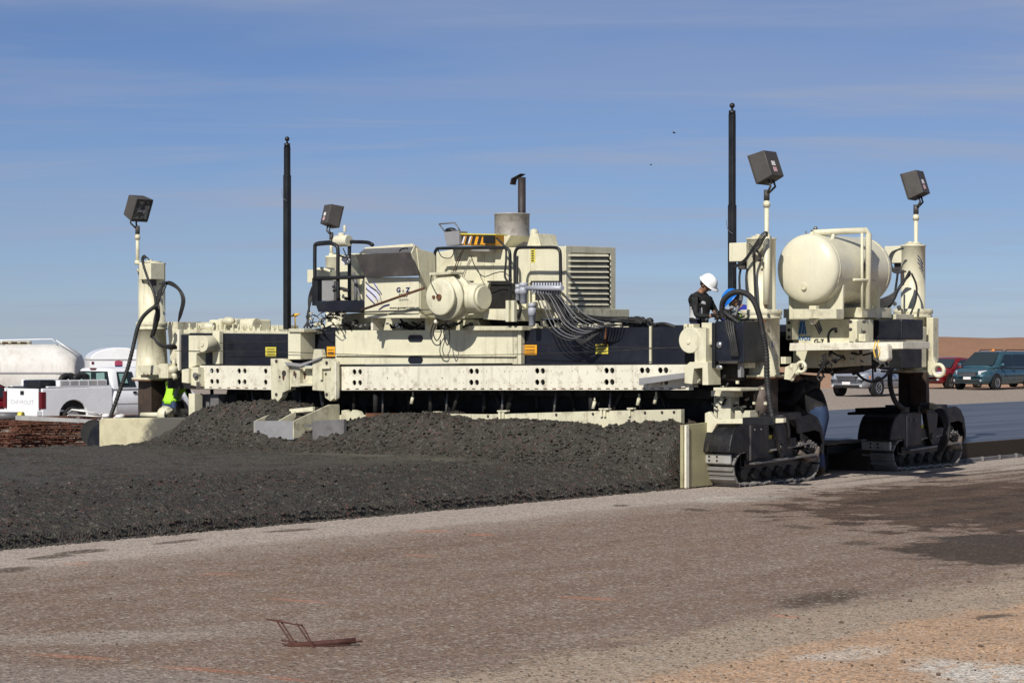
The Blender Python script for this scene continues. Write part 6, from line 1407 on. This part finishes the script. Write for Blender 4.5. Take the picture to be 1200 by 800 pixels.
b = B(); a0 = [(79, 484), (84, 480), (110, 483), (118, 486), (119, 483), (121, 487)]; b.tube([wb_(*p, 47.) for p in a0], .018, 6); b.tube([wb_(*p, 47.) for p in ((80, 486), (110, 487.5), (130, 488))], .02, 6); b.tube([wb_(*p, 47.1) for p in ((84, 479), (108, 482))], .012, 6)
tag(b.build('bull_float_handle', 'alu'), 'thin bent aluminium handles lying in front of the pickup wheel', 'tool handle')
b = B(); b.rev(F(190, 486, .1), F(198, 486, .1), [(0, .12), (.1, .15), (.9, .15), (1, .12)], 18); b.cyl(F(166, 486, .1), F(190, 486, .1), .05, seg=10); b.cyl(F(194, 484, .1), F(196, 478, .1), .11, .10, seg=14); mk('edge_roller', b, 'cream', None, 0)
# towed work platform with wet burlap between the tracks
wp = empty('work_platform', toW(-2.1, 5.0, 0), -TH, label='low dark work platform topped with brown burlap between the two near side tracks', cat='work platform')
b = B(); b.box((-.9, -.9, .30), (.75, .55, .44)); b.box((-.9, -.9, .0), (-.8, -.8, .3)); b.box((.62, -.9, .0), (.72, -.8, .3)); b.box((.62, .45, .0), (.72, .55, .3)); b.box((-.9, .45, .0), (-.8, .55, .3)); b.build('frame', 'black', wp, .01)
b = B()
for i in range(12):
    for j in range(9): pass
nx_, ny_ = 24, 20; vs = []; fs = []
for j in range(ny_+1):
    for i in range(nx_+1): x = -.92+1.68*i/nx_; y = -.93+1.5*j/ny_; vs.append((x, y, .455+.045*mnoise.noise(Vector((x*3, y*3, 1)))+.02*mnoise.noise(Vector((x*9, y*9, 4)))))
fs = [(j*(nx_+1)+i, j*(nx_+1)+i+1, (j+1)*(nx_+1)+i+1, (j+1)*(nx_+1)+i) for j in range(ny_) for i in range(nx_)]
b.add(vs, fs, True); bu = b.build('burlap_sheet', 'burlap', wp, fix=False); m_ = bu.modifiers.new('s', 'SOLIDIFY'); m_.thickness = .02; m_.offset = 1
# steel form rail and pipe on the ground at the right
b = B(); p, q = G(1122, 543), G(1290, 526); d_ = (q-p); perp = Vector((-d_.y, d_.x, 0)).normalized(); b.prism([p+Vector((0, 0, -.01)), p+perp*.16+Vector((0, 0, -.01)), p+perp*.16+Vector((0, 0, .07)), p+Vector((0, 0, .07))], d_)
for k in range(9): c = p+d_*(k+.4)/9; b.box(c-Vector((.03, .03, 0)), c+Vector((.03, .03, .085)))
tag(b.build('form_rail', 'splat', None, .01), 'low grey steel form rail lying along the foot of the finished slab', 'form rail')
b = B(); p = G(1178, 534); p.z = .13; q = G(1300, 521); q.z = .13; b.cyl(p, q, .045, seg=12); b.rev(p-(q-p).normalized()*.12, p, [(0, .05), (.1, .085), (.5, .085), (.6, .06), (1, .06)], 14); b.cyl(p+Vector((0, 0, -.13)), p, .035, seg=8)
tag(b.build('steel_pipe', 'alu', None, .003), 'pale steel pipe with a flanged end lying beside the finished slab', 'pipe')
# broken piece of dowel basket on the gravel in front
fg = G(378, 757); Yf = fg.y
def q3(px, py, dy=0.): return WD(px, py, Yf+dy)
b = B(); b.tube([q3(337, 756.2, -.02), q3(360, 755.2, 0), q3(395, 752, .03), q3(417, 749.8, .05)], [.023, .024, .023, .021], 10); fb = tag(b.build('dowel_basket', 'oldrust'), 'broken piece of rusty dowel basket lying alone on the foreground gravel', 'dowel basket')
fb['group'] = 'stacked dowel baskets' if False else None
del fb['group']
for pts in (((323.5, 725.5, .06), (327, 731, .05), (343, 755, -.02), (345, 756.5, -.03)), ((327.5, 725.5, .10), (331, 730, .08), (345, 752, .02), (347, 754, .0)), ((347, 730, .02), (351, 735, .0), (370, 763, -.12), (372, 764.5, -.13)), ((352, 731, .06), (357, 737, .05), (367, 756, -.08), (371, 762, -.12), (372.5, 764.5, -.13)),
            ((312, 725, .05), (325, 727, .07), (346, 731, .05), (354, 731.5, .05)), ((330, 749.5, .04), (340, 751, .02), (350, 753.5, 0)), ((330.5, 753.5, .02), (340, 756, .0), (348, 758, -.03), (366, 761, -.08)), ((400, 752, .02), (425, 750.8, .04)), ((338, 757.5, -.03), (375, 757, -.04), (410, 754.5, -.02))):
    b = B(); b.tube(smoothpath([q3(*p) for p in pts], 3), .0062, 6); b.build('wire', 'oldrust', fb)
# birds
for px, py, Y_, a, lb_ in ((790, 156, 230, .4, 'small dark bird gliding just left of the tall black mast'), (763, 193.5, 330, -.5, 'tiny distant bird low in the sky between the exhaust and the tall mast')):
    b = B(); b.blob((0, 0, 0), .07, (2.2, .8, .7), 8)
    for s in (-1, 1): b.add([(.08, 0, .02), (-.08, 0, .02), (-.10, s*.22, .10), (.0, s*.42, .04), (.05, s*.22, .11), (.08, 0, .035), (-.08, 0, .035), (-.10, s*.22, .115), (.0, s*.42, .05), (.05, s*.22, .125)], [(0,1,2,3,4), (9,8,7,6,5), (0,4,9,5), (4,3,8,9), (3,2,7,8), (2,1,6,7)])
    b.add([(-.12, -.03, 0), (-.26, -.07, 0), (-.26, .07, 0), (-.12, .03, 0), (-.12, -.03, .012), (-.26, -.07, .012), (-.26, .07, .012), (-.12, .03, .012)], [(0,1,2,3), (7,6,5,4), (0,4,5,1), (1,5,6,2), (2,6,7,3)])
    o = b.build('bird', 'blackcloth'); o.location = WD(px, py, Y_); o.rotation_euler = (.3, .1, a); tag(o, lb_, 'bird')

# ------------------------------------------------------------------ people
def person(loc, face, bend, label, pose, cols, nod=.3, hat=None, vest=None, sc=1., turn=0., kneel=False, hair=True, leanside=0., bulk=1.):
    """frame: x forward, y left. face = world heading. pose = dict of hand positions relative to the shoulders (forward, out, up)."""
    V = Vector; J = {}; E = []; RAD = {}; LAB = {}
    def j(n, p, r, lab): J[n] = V(p); RAD[n] = r*(bulk if lab in 'tp' else 1); LAB[n] = lab
    hz = .50 if kneel else .94
    j('pel', (0, 0, hz), .135, 'p')
    ax = V((math.sin(bend), leanside, math.cos(bend))).normalized()
    j('wai', J['pel']+ax*.17, .125, 't'); j('che', J['pel']+ax*.36, .150, 't'); j('upc', J['pel']+ax*.47, .125, 't'); j('nek', J['pel']+ax*.565, .060, 's')
    hx_ = V((math.sin(bend*.75+nod), leanside*.6, math.cos(bend*.75+nod))).normalized(); fw = V((math.cos(bend*.75+nod), 0, -math.sin(bend*.75+nod)))
    j('jaw', J['nek']+hx_*.075+fw*.02, .075, 's'); j('hed', J['nek']+hx_*.155+fw*.01, .100, 's'); j('crn', J['nek']+hx_*.225, .065, 's')
    E += [('pel', 'wai'), ('wai', 'che'), ('che', 'upc'), ('upc', 'nek'), ('nek', 'jaw'), ('jaw', 'hed'), ('hed', 'crn')]
    for s, n in ((1, 'L'), (-1, 'R')):
        j('sh'+n, J['pel']+ax*.47+V((0, s*.185, 0)), .068, 't'); E.append(('upc', 'sh'+n))
        f, o, u = pose[n]; w = J['sh'+n]+V((f, s*o, u)); d = w-J['sh'+n]; Lh = min(.54, d.length); w = J['sh'+n]+d.normalized()*Lh
        mid = (J['sh'+n]+w)/2; k = math.sqrt(max(0, .285**2-(Lh/2)**2)); el = mid+V((-.3, s*.5, -.8)).normalized()*k
        j('el'+n, el, .047, 't'); j('wr'+n, w, .031, 'h'); E += [('sh'+n, 'el'+n), ('el'+n, 'wr'+n)]
        dr = (w-el).normalized(); sd_ = dr.cross(V((0, 0, 1))); sd_ = sd_.normalized() if sd_.length > .1 else V((0, 1, 0)); dn = sd_.cross(dr)
        j('pa'+n, w+dr*.06, .034, 'h'); E.append(('wr'+n, 'pa'+n))
        for q, (off, ln) in enumerate(((-.028, .070), (-.010, .080), (.010, .074), (.027, .058))):
            j(f'f{q}a'+n, w+dr*.095+sd_*off, .0095, 'h'); j(f'f{q}b'+n, w+dr*(.095+ln*.55)+sd_*off*1.1+dn*.012, .0085, 'h'); j(f'f{q}c'+n, w+dr*(.095+ln*.85)+sd_*off*1.1+dn*.036, .0075, 'h')
            E += [('pa'+n, f'f{q}a'+n), (f'f{q}a'+n, f'f{q}b'+n), (f'f{q}b'+n, f'f{q}c'+n)]
        j('ta'+n, w+dr*.045+sd_*-.045, .011, 'h'); j('tb'+n, w+dr*.085+sd_*-.062+dn*.012, .009, 'h'); E += [('pa'+n, 'ta'+n), ('ta'+n, 'tb'+n)]
        j('hi'+n, (0, s*.095, hz-.05), .098, 'p'); E.append(('pel', 'hi'+n))
        if kneel:
            j('kn'+n, (.38, s*.15, .12), .062, 'p'); j('an'+n, (-.02, s*.13, .07), .042, 'b'); j('to'+n, (-.17, s*.13, .045), .034, 'b')
        else:
            sp_ = pose.get('stride', 0)*s; j('kn'+n, (.05+sp_*.5, s*.115, .50), .064, 'p'); j('an'+n, (-.02+sp_, s*.12, .085), .045, 'b'); j('to'+n, (.15+sp_, s*.14, .035), .036, 'b')
        E += [('hi'+n, 'kn'+n), ('kn'+n, 'an'+n), ('an'+n, 'to'+n)]
    names = list(J); idx = {n: i for i, n in enumerate(names)}
    me = bpy.data.meshes.new('person'); me.from_pydata([J[n] for n in names], [(idx[a], idx[b]) for a, b in E], []); o = bpy.data.objects.new('person', me); COL.objects.link(o)
    sk = o.modifiers.new('skin', 'SKIN'); sk.use_smooth_shade = True
    for n, sv in zip(names, me.skin_vertices[0].data): sv.radius = (RAD[n], RAD[n]*(1.25 if n in ('che', 'upc', 'wai', 'pel') else 1)) if n in ('che', 'upc', 'wai', 'pel') else (RAD[n], RAD[n])
    me.skin_vertices[0].data[idx['pel']].use_root = True
    su = o.modifiers.new('sub', 'SUBSURF'); su.levels = 2; su.render_levels = 2
    bpy.context.view_layer.update(); nm = bpy.data.meshes.new_from_object(o.evaluated_get(bpy.context.evaluated_depsgraph_get())); o.modifiers.clear(); o.data = nm; nm.name = 'person'
    nm.materials.clear()
    order = ['t', 'p', 's', 'h', 'b']
    for m in (cols['top'], cols['legs'], 'skin', cols.get('hands', 'skin'), 'boot'): nm.materials.append(M[m])
    segs = [(J[a], J[b], LAB[b] if (a[:3], b[:2]) != ('upc', 'ne') else 's') for a, b in E]
    def near(p):
        best = (9, 't')
        for a, b_, l_ in segs:
            ab = b_-a; t = max(0, min(1, (p-a).dot(ab)/ab.length_squared)); d = (p-a-ab*t).length
            lab = l_
            if l_ == 'h' and ab.length > .15: lab = 'h' if t > .93 else 't'
            if l_ == 'b' and ab.length > .25: lab = 'b' if t > .80 else 'p'
            if l_ == 's' and ab.length < .11 and a == J['upc']: lab = 's' if t > .72 else 't'
            if d < best[0]: best = (d, lab)
        return best[1]
    for p in nm.polygons: p.material_index = order.index(near(p.center)); p.use_smooth = True
    # face: nose, ears, eyes joined to the same body mesh
    bm = bmesh.new(); bm.from_mesh(nm)
    side = V((0, 1, 0)); hc = J['hed']
    def addblob(c, r, scv, mi):
        r_ = bmesh.ops.create_icosphere(bm, subdivisions=1, radius=r)
        for v in r_['verts']: q = v.co.copy(); v.co = c+fw*q.x*scv[0]+side*q.y*scv[1]+hx_*q.z*scv[2]
        for v in r_['verts']:
            for f in v.link_faces: f.material_index = mi; f.smooth = True
    addblob(hc+fw*.100-hx_*.03, .017, (1.1, .8, 1.5), 2)
    for s in (-1, 1): addblob(hc+side*s*.098-hx_*.02, .026, (.6, .4, 1.2), 2); 
    bm.to_mesh(nm); bm.free()
    o.location = loc; o.rotation_euler = (0, 0, face); o.scale = (sc,)*3; tag(o, label, 'person')
    b = B()
    for s in (-1, 1): b.blob(hc+fw*.094+side*s*.034+hx_*.004, .011, seg=8)
    b.build('eye', 'blackdecal', o)
    rot = Matrix((fw, side, hx_)).transposed()
    if hair:
        b = B(); b.blob(hc-fw*.02+hx_*.01, .112, (1, .98, .98), 14, rot)
        vs = b.v; keep = [f for f in b.f if sum((V(vs[i])-hc).dot(fw) < .035 and (V(vs[i])-hc).dot(hx_) > -.07 for i in f) == len(f)]; b.f = keep; b.mi = [0]*len(keep); b.sm = [True]*len(keep); h_ = b.build('hair', 'hair', o)
    if hat:
        c = hc+hx_*.045; b = B(); n = 22; vs = []; fs = []
        for i in range(8):
            a = PI/2*i/7; rr = .140*math.cos(a)**.85 if i < 7 else .001; z = .125*math.sin(a)
            for k in range(n): t = 2*PI*k/n; vs.append(c+rot @ V((rr*math.cos(t)*1.12, rr*math.sin(t)*.93, z*(1+.10*max(0, math.cos(2*t))*(i > 3)))))
        fs = [(i*n+k, i*n+(k+1) % n, (i+1)*n+(k+1) % n, (i+1)*n+k) for i in range(7) for k in range(n)]; b.add(vs, fs, True)
        br = [];
        for rr, z in ((1.0, .0), (1.13, -.012), (1.13, -.020), (.96, -.012)):
            for k in range(n): t = 2*PI*k/n; e_ = .045 if math.cos(t) > .3 else 0; br.append(c+rot @ V((.14*1.12*rr*math.cos(t)+(e_*math.cos(t) if rr > 1 else 0), .14*.93*rr*math.sin(t), z)))
        b.add(br, [(i*n+k, i*n+(k+1) % n, ((i+1) % 4)*n+(k+1) % n, ((i+1) % 4)*n+k) for i in range(4) for k in range(n)], True)
        b.build('hard_hat', hat, o, fix=False)
    if vest:
        src = nm; vs = {}; b = B(); P = []; Fc = []; mi = []
        for p in src.polygons:
            if p.material_index != 0: continue
            c = p.center; t = (c-J['pel']).dot(ax); lat = abs(c.y)
            if t < .02 or t > .50 or lat > .215: continue
            f = []
            for vi in p.vertices:
                if vi not in vs: v = src.vertices[vi]; vs[vi] = len(P); P.append(v.co+v.normal*.014)
                f.append(vs[vi])
            Fc.append(tuple(f)); mi.append(1 if (.13 < t < .17 or (.105 < lat < .125 and t > .17)) else 0)
        b.v = [tuple(p) for p in P]; b.f = Fc; b.mi = mi; b.sm = [True]*len(Fc); vo = b.build('safety_vest', [vest, 'reflective'], o, fix=False); m_ = vo.modifiers.new('s', 'SOLIDIFY'); m_.thickness = .006
    return o
def wface(deg): return R(deg)
wp1 = toW(*F(199, 480, .80)[:2]); 
person((wp1.x, wp1.y, .46), wface(62), .50, 'crouching worker in a lime vest over navy clothes beside the left column', {'L': (.32, .10, -.30), 'R': (.36, .0, -.34)}, {'top': 'navycloth', 'legs': 'jeans'}, nod=.35, hat='whitehat', vest='lime', kneel=True)
wp5 = toW(*F(243, 480, .95)[:2]); 
person((wp5.x, wp5.y, .0), wface(-25), 1.30, 'worker in a lime vest bent over under the left end of the front beam', {'L': (.30, .05, -.35), 'R': (.25, .05, -.38)}, {'top': 'lime', 'legs': 'navycloth'}, nod=.1, hat='bluehat', vest='lime', sc=.92)
wp2 = toW(*F(818, 360, 1.35)[:2])
person((wp2.x, wp2.y, 1.50), wface(-38), .12, 'worker in white hard hat and black clothes standing on the deck, looking down', {'L': (.36, .02, -.22), 'R': (.30, .0, -.30)}, {'top': 'blackcloth', 'legs': 'navycloth'}, nod=.62, hat='whitehat', vest='blackcloth', sc=1.0)
wp3 = toW(*F(891, 360, 1.45)[:2])
person((wp3.x, wp3.y, 1.36), wface(190), .62, 'worker in bright blue hard hat bending behind the looped hoses on the deck', {'L': (.34, .0, -.30), 'R': (.30, .12, -.1)}, {'top': 'bluecloth', 'legs': 'navycloth'}, nod=.35, hat='bluehat', vest='lime', sc=1.0)
p4 = person((4.98, 35.75, 0), wface(168), .58, 'worker in dark top and blue jeans leaning in behind the near crawler track', {'L': (.42, .0, -.20), 'R': (.40, .02, -.26)}, {'top': 'blackcloth', 'legs': 'jeans'}, nod=.2, sc=1.10, bulk=1.28)
